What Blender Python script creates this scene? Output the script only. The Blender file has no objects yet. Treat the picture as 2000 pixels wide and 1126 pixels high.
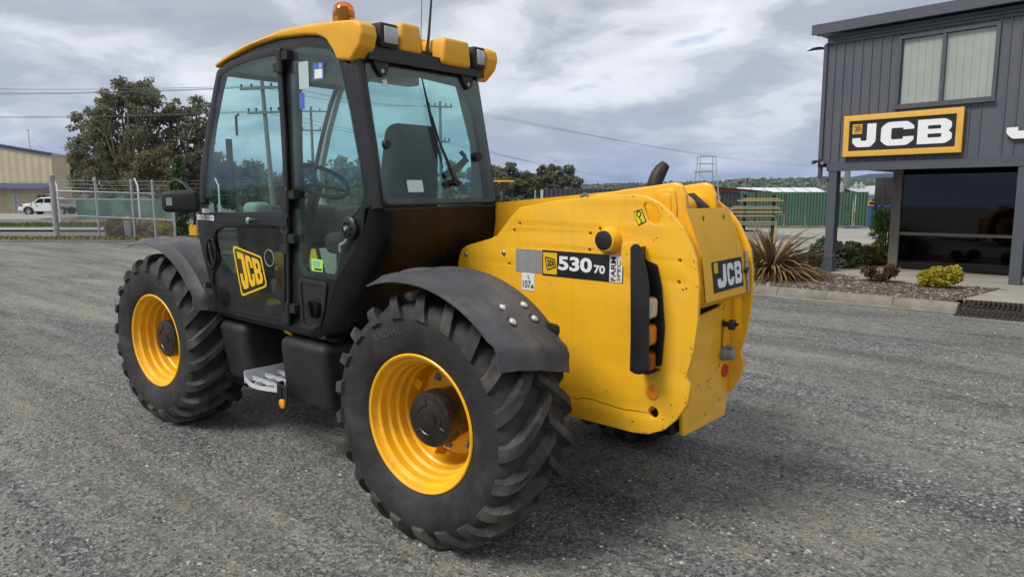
import bpy, bmesh, math, random
import numpy as np
from mathutils import Vector, Matrix
random.seed(7); RNG = np.random.default_rng(11)
SC = bpy.context.scene
COL = SC.collection
PI = math.pi

# ---------------------------------------------------------------- camera
CAM_POS = Vector((-2.359, 3.222, 1.713))
YAW, PITCH, FPX = -0.873, -0.147, 1372.0
cam_d = bpy.data.cameras.new('camera'); cam = bpy.data.objects.new('camera', cam_d); COL.objects.link(cam)
_f = Vector((math.cos(YAW)*math.cos(PITCH), math.sin(YAW)*math.cos(PITCH), math.sin(PITCH)))
_r = Vector((math.sin(YAW), -math.cos(YAW), 0)); _u = _r.cross(_f)
cam.matrix_world = Matrix(((_r.x,_u.x,-_f.x,CAM_POS.x),(_r.y,_u.y,-_f.y,CAM_POS.y),(_r.z,_u.z,-_f.z,CAM_POS.z),(0,0,0,1)))
cam_d.sensor_width = 36; cam_d.lens = FPX/2000*36; cam_d.clip_start = .05; cam_d.clip_end = 30000
SC.camera = cam

# ---------------------------------------------------------------- sky, sun, exposure
SUN_EL, SUN_AZ = math.radians(50), math.radians(18)      # azimuth from +Y towards +X
w = bpy.data.worlds.new('World'); SC.world = w; w.use_nodes = True
nt = w.node_tree; nt.nodes.clear(); N = nt.nodes.new; L = nt.links.new
out = N('ShaderNodeOutputWorld'); bg = N('ShaderNodeBackground'); bg.inputs['Strength'].default_value = .1
L(bg.outputs[0], out.inputs[0])
sky = N('ShaderNodeTexSky'); sky.sky_type = 'NISHITA'; sky.sun_disc = False
sky.sun_elevation = SUN_EL; sky.sun_rotation = SUN_AZ; sky.air_density = 1.0; sky.dust_density = 1.5
tc = N('ShaderNodeTexCoord'); sep = N('ShaderNodeSeparateXYZ'); L(tc.outputs['Generated'], sep.inputs[0])
def wm(op, a, b=None):
    n = N('ShaderNodeMath'); n.operation = op
    for i, v in enumerate((a, b)):
        if v is None: continue
        if isinstance(v, (int, float)): n.inputs[i].default_value = v
        else: L(v, n.inputs[i])
    return n.outputs[0]
den = wm('MAXIMUM', wm('ADD', wm('ABSOLUTE', sep.outputs['Z']), .26), .05)
comb = N('ShaderNodeCombineXYZ')
L(wm('DIVIDE', sep.outputs['X'], den), comb.inputs[0]); L(wm('DIVIDE', sep.outputs['Y'], den), comb.inputs[1])
def wnoise(scale, detail, rough, off, dist=0.):
    m = N('ShaderNodeMapping'); m.inputs['Location'].default_value = off; L(comb.outputs[0], m.inputs[0])
    n = N('ShaderNodeTexNoise'); n.inputs['Scale'].default_value = scale; n.inputs['Detail'].default_value = detail
    n.inputs['Roughness'].default_value = rough; n.inputs['Distortion'].default_value = dist
    L(m.outputs[0], n.inputs['Vector']); return n.outputs['Fac']
def wramp(src, stops):
    r = N('ShaderNodeValToRGB'); e = r.color_ramp.elements
    while len(e) < len(stops): e.new(.5)
    for k, (p, c) in zip(e, stops): k.position = p; k.color = (*c, 1) if len(c) == 3 else c
    r.color_ramp.interpolation = 'EASE'
    L(src, r.inputs[0]); return r.outputs[0]
big = wnoise(1.1, 3, .45, (3.1, 1.7, 0)); mid = wnoise(2.4, 7, .52, (7.3, 2.2, 0), .35); fine = wnoise(8., 5, .5, (1.3, 9.2, 0), .5)
dens = wm('ADD', wm('ADD', wm('MULTIPLY', big, .62), wm('MULTIPLY', mid, .74)), wm('MULTIPLY', fine, .10))   # ~0.73 mean
cloud = wramp(dens, [(.57, (6.6, 6.65, 6.8)), (.67, (5.5, 5.6, 5.8)), (.73, (4.15, 4.32, 4.65)), (.80, (3.15, 3.35, 3.75)), (.9, (2.7, 2.9, 3.35))])
cover = wramp(dens, [(.44, (0, 0, 0)), (.56, (1, 1, 1))])
hz = wramp(wm('ABSOLUTE', sep.outputs['Z']), [(0., (.5, .5, .5)), (.10, (.28, .28, .28)), (.3, (0, 0, 0))])     # thinner, bluer cloud low down
gap = N('ShaderNodeMixRGB'); gap.inputs[1].default_value = (2.6, 3.5, 5.4, 1); gap.inputs[0].default_value = .35
L(sky.outputs[0], gap.inputs[2])
mx = N('ShaderNodeMixRGB'); L(wm('MULTIPLY', cover, 1.), mx.inputs[0]); L(gap.outputs[0], mx.inputs[1]); L(cloud, mx.inputs[2])
mh = N('ShaderNodeMixRGB'); L(wm('MULTIPLY', hz, 1.), mh.inputs[0]); L(mx.outputs[0], mh.inputs[1]); mh.inputs[2].default_value = (3.3, 3.9, 5.2, 1)
L(mh.outputs[0], bg.inputs['Color'])

sl = bpy.data.lights.new('sun', 'SUN'); sl.energy = 2.0; sl.angle = math.radians(22); sl.color = (1, .96, .9)
so = bpy.data.objects.new('sun', sl); COL.objects.link(so); so.location = (7, 21, 30)
_sd = Vector((math.sin(SUN_AZ)*math.cos(SUN_EL), math.cos(SUN_AZ)*math.cos(SUN_EL), math.sin(SUN_EL)))
so.rotation_euler = _sd.to_track_quat('Z', 'Y').to_euler()
vs = SC.view_settings; vs.view_transform = 'Standard'; vs.look = 'None'; vs.exposure = 0.60; vs.gamma = 1; vs.use_curve_mapping = False
SC.render.engine = 'CYCLES'
try:
    SC.cycles.max_bounces = 6; SC.cycles.transparent_max_bounces = 16; SC.cycles.volume_bounces = 0
except Exception: pass

# ---------------------------------------------------------------- materials
MATS = {}
def nodes_of(name):
    m = bpy.data.materials.new(name); m.use_nodes = True
    t = m.node_tree; b = t.nodes['Principled BSDF']; return m, t, b
def noise(t, scale, detail=5, rough=.55, vec=None, dist=0.):
    n = t.nodes.new('ShaderNodeTexNoise'); n.inputs['Scale'].default_value = scale; n.inputs['Detail'].default_value = detail
    n.inputs['Roughness'].default_value = rough; n.inputs['Distortion'].default_value = dist
    if vec is not None: t.links.new(vec, n.inputs['Vector'])
    return n.outputs['Fac']
def ramp(t, src, stops):
    r = t.nodes.new('ShaderNodeValToRGB'); e = r.color_ramp.elements
    while len(e) < len(stops): e.new(.5)
    for k, (p, c) in zip(e, stops): k.position = p; k.color = (c, c, c, 1) if isinstance(c, (int, float)) else (*c, 1)
    t.links.new(src, r.inputs[0]); return r.outputs[0]
def mixc(t, fac, a, b, mode='MIX'):
    n = t.nodes.new('ShaderNodeMixRGB'); n.blend_type = mode
    for i, v in ((0, fac), (1, a), (2, b)):
        if isinstance(v, (int, float)): n.inputs[i].default_value = v
        elif isinstance(v, tuple): n.inputs[i].default_value = (*v, 1)
        else: t.links.new(v, n.inputs[i])
    return n.outputs[0]
def objvec(t, scale=(1, 1, 1), kind='Object', rot=(0, 0, 0)):
    c = t.nodes.new('ShaderNodeTexCoord'); m = t.nodes.new('ShaderNodeMapping')
    m.inputs['Scale'].default_value = scale; m.inputs['Rotation'].default_value = rot
    t.links.new(c.outputs[kind], m.inputs[0]); return m.outputs[0]
def bump(t, b, h, strength=.3, dist=.01):
    n = t.nodes.new('ShaderNodeBump'); n.inputs['Strength'].default_value = strength; n.inputs['Distance'].default_value = dist
    t.links.new(h, n.inputs['Height']); t.links.new(n.outputs[0], b.inputs['Normal'])
def pm(name, col, rough=.5, metal=0., var=.12, scale=5., dirt=None, dirt_amt=.35, dirt_scale=3., bmp=0., bscale=60., bdist=.003, vscale=(1, 1, 1), spec=.5, coat=0., streak=0.):
    """painted / plain surface: colour with slight uneven tone, dirt blotches and fine relief"""
    if name in MATS: return MATS[name]
    m, t, b = nodes_of(name); v = objvec(t, vscale)
    n1 = noise(t, scale, 6, .6, v)
    lo = tuple(c*(1-var) for c in col); hi = tuple(min(1, c*(1+var)) for c in col)
    c = ramp(t, n1, [(.3, lo), (.7, hi)])
    if dirt:
        d = ramp(t, noise(t, dirt_scale, 8, .65, v, .3), [(.48, 0.), (.72, dirt_amt)])
        c = mixc(t, d, c, dirt)
    if streak:      # fine rain-washed dust runs
        sv = objvec(t, (38, 38, 1.6)); c = mixc(t, ramp(t, noise(t, 1., 5, .6, sv), [(.52, 0.), (.72, streak)]), c, dirt or (.3, .3, .3))
    t.links.new(c, b.inputs['Base Color'])
    rr = ramp(t, noise(t, scale*2.3, 5, .6, v), [(.3, max(0, rough-.08)), (.7, min(1, rough+.1))]); t.links.new(rr, b.inputs['Roughness'])
    b.inputs['Metallic'].default_value = metal; b.inputs['Specular IOR Level'].default_value = spec
    if coat: b.inputs['Coat Weight'].default_value = coat; b.inputs['Coat Roughness'].default_value = .12
    if bmp: bump(t, b, noise(t, bscale, 4, .6, v), bmp, bdist)
    MATS[name] = m; return m
def glass(name, tint, ior=1.5, rough=0.0, dust=.04):
    if name in MATS: return MATS[name]
    m = bpy.data.materials.new(name); m.use_nodes = True; t = m.node_tree; t.nodes.clear()
    o = t.nodes.new('ShaderNodeOutputMaterial'); tr = t.nodes.new('ShaderNodeBsdfTransparent'); gl = t.nodes.new('ShaderNodeBsdfGlossy')
    df = t.nodes.new('ShaderNodeBsdfDiffuse'); df.inputs[0].default_value = (.5, .5, .46, 1)
    lw = t.nodes.new('ShaderNodeLayerWeight'); lw.inputs[0].default_value = .5
    pw = t.nodes.new('ShaderNodeMath'); pw.operation = 'POWER'; t.links.new(lw.outputs['Facing'], pw.inputs[0]); pw.inputs[1].default_value = 5
    fr = t.nodes.new('ShaderNodeMath'); fr.operation = 'MULTIPLY_ADD'; t.links.new(pw.outputs[0], fr.inputs[0])
    f0 = ((ior-1)/(ior+1))**2; fr.inputs[1].default_value = 1-f0; fr.inputs[2].default_value = f0; mx = t.nodes.new('ShaderNodeMixShader'); m2 = t.nodes.new('ShaderNodeMixShader')
    tr.inputs[0].default_value = (*tint, 1); gl.inputs['Roughness'].default_value = rough
    t.links.new(fr.outputs[0], mx.inputs[0]); t.links.new(tr.outputs[0], mx.inputs[1]); t.links.new(gl.outputs[0], mx.inputs[2])
    d = ramp(t, noise(t, 3, 7, .65, objvec(t)), [(.4, 0.), (.75, dust)]); t.links.new(d, m2.inputs[0])
    t.links.new(mx.outputs[0], m2.inputs[1]); t.links.new(df.outputs[0], m2.inputs[2]); t.links.new(m2.outputs[0], o.inputs[0])
    MATS[name] = m; return m

YEL = pm('yellow_paint', (.86, .455, .016), .34, var=.03, scale=3, dirt=(.42, .25, .07), dirt_amt=.22, dirt_scale=5.5, bmp=.04, bscale=90, coat=.2, streak=.16)
YELR = pm('yellow_rim_paint', (.92, .46, .010), .38, var=.04, scale=6, dirt=(.22, .12, .04), dirt_amt=.3, dirt_scale=7, bmp=.05, bscale=80)
BLKG = pm('black_gloss_paint', (.009, .009, .010), .30, var=.2, scale=4, dirt=(.05, .047, .042), dirt_amt=.22, dirt_scale=4, spec=.22)
BLKS = pm('black_satin_paint', (.010, .010, .011), .40, var=.2, scale=8, dirt=(.055, .052, .048), dirt_amt=.22, dirt_scale=6, bmp=.05)
PLAS = pm('black_textured_plastic', (.012, .012, .013), .60, var=.25, scale=9, dirt=(.06, .056, .05), dirt_amt=.3, dirt_scale=4, bmp=.25, bscale=240, bdist=.002)
FEND = pm('grey_black_fender_plastic', (.058, .059, .063), .5, var=.3, scale=4, dirt=(.17, .155, .135), dirt_amt=.75, dirt_scale=3.2, bmp=.15, bscale=160, bdist=.002)
STEEL = pm('bare_steel', (.42, .42, .42), .38, 1., var=.15, scale=20)
ALU = pm('galvanised_tread', (.55, .57, .6), .45, .7, var=.12, scale=25, dirt=(.25, .23, .2), dirt_amt=.3)
WHITE = pm('white_vinyl', (.78, .79, .80), .4, var=.03)
BLACKV = pm('black_vinyl', (.014, .014, .016), .35, var=.1)
YELV = pm('yellow_vinyl', (.78, .47, .012), .4, var=.04)
GLS = glass('cab_glass', (.815, .950, .938), 1.5, dust=.05)
GLSD = glass('dark_lower_glass', (.40, .44, .43), 1.52, dust=.05)
CHROME = pm('polished_steel', (.62, .62, .6), .18, 1., var=.06)

# ---------------------------------------------------------------- mesh helpers
def link(name, me, mat, parent=None, smooth=35., mats=None):
    o = bpy.data.objects.new(name, me); COL.objects.link(o)
    for m in (mats or [mat]):
        if m is not None: me.materials.append(m)
    if smooth and len(me.polygons):
        me.polygons.foreach_set('use_smooth', [True]*len(me.polygons))
        try: me.set_sharp_from_angle(angle=math.radians(smooth))
        except Exception: pass
    if parent is not None: o.parent = parent
    return o
def empty(name, loc=(0, 0, 0), parent=None):
    o = bpy.data.objects.new(name, None); COL.objects.link(o); o.location = loc; o.empty_display_size = .2
    if parent is not None: o.parent = parent
    return o
def tag(o, label=None, cat=None, group=None, kind=None):
    if label: o['label'] = label
    if cat: o['category'] = cat
    if group: o['group'] = group
    if kind: o['kind'] = kind
    return o
def rnd(pts, r=.02, n=5):
    """round every corner of a polygon"""
    P = [Vector(p[:2]) for p in pts]; rs = [p[2] if len(p) > 2 else r for p in pts]; out = []
    for i, p in enumerate(P):
        a = P[i-1]; c = P[(i+1) % len(P)]; u = a-p; v = c-p; lu, lv = u.length, v.length
        if lu < 1e-6 or lv < 1e-6: continue
        u /= lu; v /= lv; d = max(-1, min(1, u.dot(v))); ang = math.acos(d)
        if rs[i] <= 0 or ang > 3.0: out.append(p); continue
        t = min(rs[i]/math.tan(ang/2), lu*.48, lv*.48); s = p+u*t; e = p+v*t
        for k in range(n+1):
            q = k/n; out.append(s*(1-q)**2 + p*2*q*(1-q) + e*q*q)
    return [(q.x, q.y) for q in out]
def ell(cx, cy, rx, ry=None, n=24, rot=0.):
    ry = rx if ry is None else ry; o = []
    for i in range(n):
        t = 2*PI*i/n; a, b = rx*math.cos(t), ry*math.sin(t)
        o.append((cx+a*math.cos(rot)-b*math.sin(rot), cy+a*math.sin(rot)+b*math.cos(rot)))
    return o
def curve_mesh(polys, thick, bev=0., bres=2):
    cu = bpy.data.curves.new('tmp', 'CURVE'); cu.dimensions = '2D'; cu.fill_mode = 'BOTH'
    cu.extrude = max(1e-5, thick/2-bev); cu.bevel_depth = bev; cu.bevel_resolution = bres; cu.offset = -bev if bev else 0
    for P in polys:
        s = cu.splines.new('POLY'); s.points.add(len(P)-1); s.use_cyclic_u = True
        for q, p in zip(s.points, P): q.co = (p[0], p[1], 0, 1)
    ob = bpy.data.objects.new('tmp', cu); me = bpy.data.meshes.new_from_object(ob)
    bpy.data.objects.remove(ob); bpy.data.curves.remove(cu); return me
def remap(me, fn):
    co = np.empty(len(me.vertices)*3); me.vertices.foreach_get('co', co); co = co.reshape(-1, 3)
    co = np.array([fn(*c) for c in co]) if len(co) else co
    me.vertices.foreach_set('co', co.ravel()); me.update()
    bm = bmesh.new(); bm.from_mesh(me); bmesh.ops.remove_doubles(bm, verts=bm.verts, dist=1e-5)
    bmesh.ops.recalc_face_normals(bm, faces=bm.faces); bm.to_mesh(me); bm.free(); me.materials.clear(); return me
def plane_y(y0): return lambda a, b, d: (a, y0+d, b)
def plane_x(x0): return lambda a, b, d: (x0+d, a, b)
def plate(name, outline, mat, parent, fn, thick=.02, holes=(), bev=.003, smooth=35., join=()):
    """flat sheet with real thickness: outline plus holes in a 2-D plane, carried into space by fn(a, b, depth)"""
    me = remap(curve_mesh([outline, *holes, *join], thick, bev), fn)
    return link(name, me, mat, parent, smooth)
def text_polys(body, size=1., bold=.0, ext=.001, spacing=1.):
    cu = bpy.data.curves.new('tmp', 'FONT'); cu.body = body; cu.size = size; cu.extrude = ext; cu.offset = bold; cu.space_character = spacing
    ob = bpy.data.objects.new('tmp', cu); me = bpy.data.meshes.new_from_object(ob); bpy.data.objects.remove(ob); bpy.data.curves.remove(cu)
    return me
def fit_text(name, body, box, mat, parent, fn, bold=.012, ext=.0008, spacing=1.):
    """lettering stretched into box (a0, b0, a1, b1)"""
    me = text_polys(body, 1., bold, ext, spacing)
    co = np.empty(len(me.vertices)*3); me.vertices.foreach_get('co', co); co = co.reshape(-1, 3)
    lo, hi = co.min(0), co.max(0); a0, b0, a1, b1 = box
    co[:, 0] = a0+(co[:, 0]-lo[0])/(hi[0]-lo[0])*(a1-a0); co[:, 1] = b0+(co[:, 1]-lo[1])/(hi[1]-lo[1])*(b1-b0)
    me.vertices.foreach_set('co', co.ravel()); remap(me, fn)
    return link(name, me, mat, parent, 0)
class MB:
    def __init__(s): s.v = []; s.f = []; s.m = []; s.mi = 0
    def add(s, verts, faces):
        k = len(s.v); s.v += [tuple(p) for p in verts]; s.f += [tuple(i+k for i in f) for f in faces]; s.m += [s.mi]*len(faces); return s
    def box(s, c, size, M=None):
        x, y, z = (q/2 for q in size); P = [Vector((i*x, j*y, k*z)) for k in (-1, 1) for j in (-1, 1) for i in (-1, 1)]
        if M is not None: P = [M @ p for p in P]
        c = Vector(c); return s.add([p+c for p in P], [(0, 2, 3, 1), (4, 5, 7, 6), (0, 1, 5, 4), (2, 6, 7, 3), (0, 4, 6, 2), (1, 3, 7, 5)])
    def b2(s, lo, hi): return s.box([(a+b)/2 for a, b in zip(lo, hi)], [abs(b-a) for a, b in zip(lo, hi)])
    def tube(s, path, r, n=8, cap=True, up=None):
        P = [Vector(p) for p in path]; R = r if isinstance(r, (list, tuple)) else [r]*len(P); V = []; F = []
        ref = None
        for i, p in enumerate(P):
            d = (P[min(i+1, len(P)-1)]-P[max(i-1, 0)])
            if d.length < 1e-9: d = Vector((0, 0, 1))
            d.normalize()
            if ref is None: ref = d.orthogonal().normalized()
            ref = (ref-d*ref.dot(d)); ref = ref.normalized() if ref.length > 1e-6 else d.orthogonal().normalized()
            q = d.cross(ref)
            for k in range(n):
                t = 2*PI*(k+.5)/n; V.append(p+(ref*math.cos(t)+q*math.sin(t))*R[i])
        for i in range(len(P)-1):
            for k in range(n): F.append((i*n+k, i*n+(k+1) % n, (i+1)*n+(k+1) % n, (i+1)*n+k))
        if cap: F.append(tuple(range(n-1, -1, -1))); F.append(tuple((len(P)-1)*n+k for k in range(n)))
        return s.add(V, F)
    def lathe(s, prof, c=(0, 0, 0), axis='Y', n=32, close=False):
        """prof: (axial, radius) pairs"""
        V = []; F = []; m = len(prof)
        for i in range(n):
            t = 2*PI*i/n; ct, st = math.cos(t), math.sin(t)
            for a, r in prof:
                if axis == 'Y': p = (r*ct, a, r*st)
                elif axis == 'X': p = (a, r*ct, r*st)
                else: p = (r*ct, r*st, a)
                V.append((p[0]+c[0], p[1]+c[1], p[2]+c[2]))
        for i in range(n):
            j = (i+1) % n
            for k in range(m-1): F.append((i*m+k, j*m+k, j*m+k+1, i*m+k+1))
            if close: F.append((i*m+m-1, j*m+m-1, j*m, i*m))
        if not close:
            if prof[0][1] > 1e-6: F.append(tuple(i*m for i in range(n)))
            if prof[-1][1] > 1e-6: F.append(tuple(i*m+m-1 for i in range(n-1, -1, -1)))
        return s.add(V, F)
    def disc(s, c, r, depth, axis='Y', n=20): return s.lathe([(-depth/2, r), (depth/2, r)], c, axis, n)
    def mesh(s, fix=True):
        me = bpy.data.meshes.new('m'); me.from_pydata(s.v, [], s.f); me.polygons.foreach_set('material_index', s.m)
        me.validate(); me.update()
        if fix:
            bm = bmesh.new(); bm.from_mesh(me); bmesh.ops.recalc_face_normals(bm, faces=bm.faces); bm.to_mesh(me); bm.free()
        return me
    def build(s, name, mat, parent=None, smooth=35., mats=None, fix=True): return link(name, s.mesh(fix), mat, parent, smooth, mats)
def rbox_mesh(c, size, bev=.02, seg=3, shape=None, M=None):
    bm = bmesh.new(); bmesh.ops.create_cube(bm, size=1.)
    for v in bm.verts:
        p = Vector((v.co.x*size[0], v.co.y*size[1], v.co.z*size[2]))
        if shape: p = Vector(shape(p.x, p.y, p.z))
        v.co = p
    if bev > 0: bmesh.ops.bevel(bm, geom=list(bm.edges), offset=bev, segments=seg, profile=.5, affect='EDGES', clamp_overlap=True)
    X = Matrix.Translation(c) @ (M.to_4x4() if M is not None else Matrix.Identity(4)); bmesh.ops.transform(bm, matrix=X, verts=bm.verts)
    me = bpy.data.meshes.new('m'); bm.to_mesh(me); bm.free(); return me
def rbox(name, c, size, mat, parent=None, bev=.02, seg=3, shape=None, M=None): return link(name, rbox_mesh(c, size, bev, seg, shape, M), mat, parent, 40)
def b2(name, lo, hi, mat, parent=None, bev=.004, seg=1):
    return rbox(name, [(a+b)/2 for a, b in zip(lo, hi)], [abs(b-a) for a, b in zip(lo, hi)], mat, parent, bev, seg)
def copy_tree(o, parent=None):
    c = o.copy(); COL.objects.link(c); c.parent = parent
    for ch in list(o.children): copy_tree(ch, c)
    return c

# the wide "JCB" and slab "JCB" letters as outlines in a 0..1 box each
def letters_wide():
    J = [rnd([(.62, 1, .02), (1, 1, .02), (1, .22, .2), (.80, 0, .2), (.2, 0, .2), (0, .2, .16), (0, .40, .02), (.36, .40, .02), (.36, .27, .03), (.62, .27, .06)])]
    C = [rnd([(.2, 1, .2), (.8, 1, .2), (1, .8, .16), (1, .66, .02), (.68, .66, .02), (.68, .74, .03), (.32, .74, .07), (.32, .26, .07), (.68, .26, .03), (.68, .36, .02), (1, .36, .02), (1, .2, .16), (.8, 0, .2), (.2, 0, .2), (0, .2, .2), (0, .8, .2)])]
    B = [rnd([(0, 0, .01), (.82, 0, .17), (1, .16, .14), (1, .38, .1), (.9, .5, .03), (.98, .62, .1), (.98, .84, .14), (.8, 1, .17), (0, 1, .01)]),
         rnd([(.30, .60), (.68, .60), (.68, .75), (.30, .75)], .04), rnd([(.30, .25), (.70, .25), (.70, .41), (.30, .41)], .04)]
    return [J, C, B]
def letters_slab():
    J = [rnd([(.1, 1, .01), (1, 1, .01), (1, .2, .16), (.84, 0, .16), (.18, 0, .16), (0, .18, .16), (0, .42, .02), (.34, .42, .02), (.34, .22, .04), (.56, .22, .04), (.56, .82, .02), (.1, .82, .02)])]
    C = [rnd([(.18, 1, .16), (.82, 1, .16), (1, .82, .16), (1, .6, .02), (.64, .6, .02), (.64, .8, .04), (.4, .8, .04), (.4, .2, .04), (.64, .2, .04), (.64, .4, .02), (1, .4, .02), (1, .18, .16), (.82, 0, .16), (.18, 0, .16), (0, .18, .16), (0, .82, .16)])]
    B = [rnd([(0, 0, .01), (.82, 0, .15), (1, .16, .12), (1, .42, .1), (.9, .51, .03), (1, .6, .1), (1, .84, .12), (.82, 1, .15), (0, 1, .01)]),
         rnd([(.38, .6), (.64, .6), (.64, .82), (.38, .82)], .04), rnd([(.38, .18), (.64, .18), (.64, .42), (.38, .42)], .04)]
    return [J, C, B]
def logo(name, letters, quads, mat, parent, fn, thick=.002):
    """letters warped bilinearly into quads of four corners (top-left, top-right, bottom-right, bottom-left)"""
    polys = []
    for let, (tl, tr, br, bl) in zip(letters, quads):
        for P in let:
            polys.append([tuple((tl[i]*(1-a)+tr[i]*a)*b + (bl[i]*(1-a)+br[i]*a)*(1-b) for i in (0, 1)) for a, b in P])
    return link(name, remap(curve_mesh(polys, thick), fn), mat, parent, 0)
def lerp2(a, b, t): return (a[0]+(b[0]-a[0])*t, a[1]+(b[1]-a[1])*t)
def quad_cells(q, cells):
    """cells (u0,v0,u1,v1) inside the quad q (tl,tr,br,bl) -> quads"""
    tl, tr, br, bl = q; P = lambda u, v: lerp2(lerp2(bl, br, u), lerp2(tl, tr, u), v)
    return [(P(u0, v1), P(u1, v1), P(u1, v0), P(u0, v0)) for u0, v0, u1, v1 in cells]

# ground: level round the machine, then falling away gently
FH = Vector((math.cos(YAW), math.sin(YAW), 0)); RH = Vector((math.sin(YAW), -math.cos(YAW), 0))
def gz(x, y):
    dx, dy = x-CAM_POS.x, y-CAM_POS.y; s = dx*FH.x+dy*FH.y; l = dx*RH.x+dy*RH.y
    if s < 7: return 0.
    return -.02*(s-7)
# ================================================================ ground and paving
def VW(l, s, dz=0.):
    """lateral l (to the right) and depth s from the place where the photographer stood"""
    x = CAM_POS.x+RH.x*l+FH.x*s; y = CAM_POS.y+RH.y*l+FH.y*s; return Vector((x, y, gz(x, y)+dz))
ROTV = YAW-PI/2
def gravel_mat():
    m, t, b = nodes_of('gravel_yard'); v = objvec(t); vs_ = objvec(t, (.22, 1.25, 1), rot=(0, 0, .10))
    grit = noise(t, 55, 6, .7, v); peb = t.nodes.new('ShaderNodeTexVoronoi'); peb.inputs['Scale'].default_value = 48; peb.inputs['Randomness'].default_value = 1; t.links.new(v, peb.inputs['Vector'])
    peb2 = t.nodes.new('ShaderNodeTexVoronoi'); peb2.inputs['Scale'].default_value = 27; t.links.new(v, peb2.inputs['Vector'])
    dark = ramp(t, grit, [(.36, (.020, .023, .027)), (.5, (.090, .096, .101)), (.64, (.235, .234, .224))])
    cellv = ramp(t, peb.outputs['Color'], [(.12, (.018, .022, .028)), (.5, (.098, .104, .109)), (.9, (.43, .42, .40))])
    base = mixc(t, .5, dark, cellv)
    dust = ramp(t, noise(t, 55, 4, .7, v), [(.34, (.140, .136, .110)), (.66, (.335, .322, .265))])
    fac = ramp(t, noise(t, 1.5, 8, .66, vs_, .6), [(.41, 0.), (.58, .95)])
    fac2 = ramp(t, noise(t, 7, 6, .65, v, .4), [(.35, .25), (.65, 1.)])
    lane = ramp(t, noise(t, 1., 5, .6, objvec(t, (.045, .95, 1), rot=(0, 0, .06))), [(.47, 0.), (.58, .8)])
    f = mixc(t, 1., mixc(t, 1., fac, lane, 'LIGHTEN'), fac2, 'MULTIPLY')
    c = mixc(t, f, base, dust)
    t.links.new(mixc(t, 1., c, mixc(t, .5, ramp(t, noise(t, .35, 4, .5, v), [(.3, .72), (.7, 1.18)]), ramp(t, noise(t, 1., 6, .65, objvec(t, (.16, 1.5, 1), rot=(0, 0, .14)), .5), [(.34, .45), (.62, 1.35)])), 'MULTIPLY'), b.inputs['Base Color'])
    b.inputs['Roughness'].default_value = .93; b.inputs['Specular IOR Level'].default_value = .25
    h = mixc(t, .5, peb.outputs['Distance'], grit); h2 = mixc(t, .4, h, peb2.outputs['Distance'])
    bump(t, b, h2, 1., .016); return m
def axis(n, lo, hi):
    a = []
    for st, r in ((.5, 14), (2, 60), (12, 220), (150, 1200), (800, 9000)):
        a += list(np.arange(0 if not a else a[-1]+st, r+1e-6, st))
    a = np.array(a); return np.concatenate([-a[:0:-1], a])
ax = axis(0, 0, 0); V = []; F = []; n = len(ax)
for i, yy in enumerate(ax):
    for j, xx in enumerate(ax): V.append((xx, yy-4, gz(xx, yy-4)))
for i in range(n-1):
    for j in range(n-1): F.append((i*n+j, i*n+j+1, (i+1)*n+j+1, (i+1)*n+j))
mb = MB(); mb.add(V, F); tag(mb.build('ground', gravel_mat(), fix=False), kind='structure')
# loose stones lying on the yard, near enough to be told apart
def scatter(name, n, region, size, mat, zfn, flat=.55, seed=1):
    g = np.random.default_rng(seed); P = []
    while len(P) < n:
        p = region(g)
        if p is not None: P.append(p)
    P = np.array(P); sz = size(g, P)
    base = np.array([(1,0,0),(-.5,.87,0),(-.5,-.87,0),(.1,.1,1),(.5,-.8,.35),(-.9,.1,.4),(.4,.8,.3)]); tri = [(0,4,3),(4,2,3),(2,5,3),(5,1,3),(1,6,3),(6,0,3),(0,2,4),(2,1,5),(1,0,6)]
    k = len(base); a = g.uniform(0, 2*PI, n); jit = g.uniform(.65, 1.35, (n, k, 3)); B = base[None]*jit
    ca, sa = np.cos(a)[:, None], np.sin(a)[:, None]
    X = (B[:, :, 0]*ca-B[:, :, 1]*sa)*sz[:, None]; Y = (B[:, :, 0]*sa+B[:, :, 1]*ca)*sz[:, None]*g.uniform(.6, 1, n)[:, None]; Z = (B[:, :, 2]*flat-.08)*sz[:, None]
    z0 = np.array([zfn(x, y) for x, y in P])
    co = np.stack([X+P[:, :1], Y+P[:, 1:2], Z+z0[:, None]], -1).reshape(-1, 3)
    fc = (np.arange(n)[:, None, None]*k+np.array(tri)[None]).reshape(-1, 3)
    me = bpy.data.meshes.new(name); me.vertices.add(len(co)); me.vertices.foreach_set('co', co.ravel())
    me.loops.add(fc.size); me.loops.foreach_set('vertex_index', fc.ravel().astype(np.int32)); me.polygons.add(len(fc))
    me.polygons.foreach_set('loop_start', np.arange(0, fc.size, 3, dtype=np.int32)); me.polygons.foreach_set('loop_total', np.full(len(fc), 3, dtype=np.int32)); me.update(calc_edges=True); me.validate()
    return link(name, me, mat, None, 0)
def island_mat(name, stops, rough=.9, tr=0.):
    m, t, b = nodes_of(name); g = t.nodes.new('ShaderNodeNewGeometry'); t.links.new(ramp(t, g.outputs['Random Per Island'], stops), b.inputs['Base Color'])
    b.inputs['Roughness'].default_value = rough; b.inputs['Specular IOR Level'].default_value = .3
    if tr:
        out_ = t.nodes['Material Output']; tb = t.nodes.new('ShaderNodeBsdfTranslucent'); mx_ = t.nodes.new('ShaderNodeMixShader'); mx_.inputs[0].default_value = tr
        t.links.new(ramp(t, g.outputs['Random Per Island'], stops), tb.inputs[0]); t.links.new(b.outputs[0], mx_.inputs[1]); t.links.new(tb.outputs[0], mx_.inputs[2]); t.links.new(mx_.outputs[0], out_.inputs[0])
    return m
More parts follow.
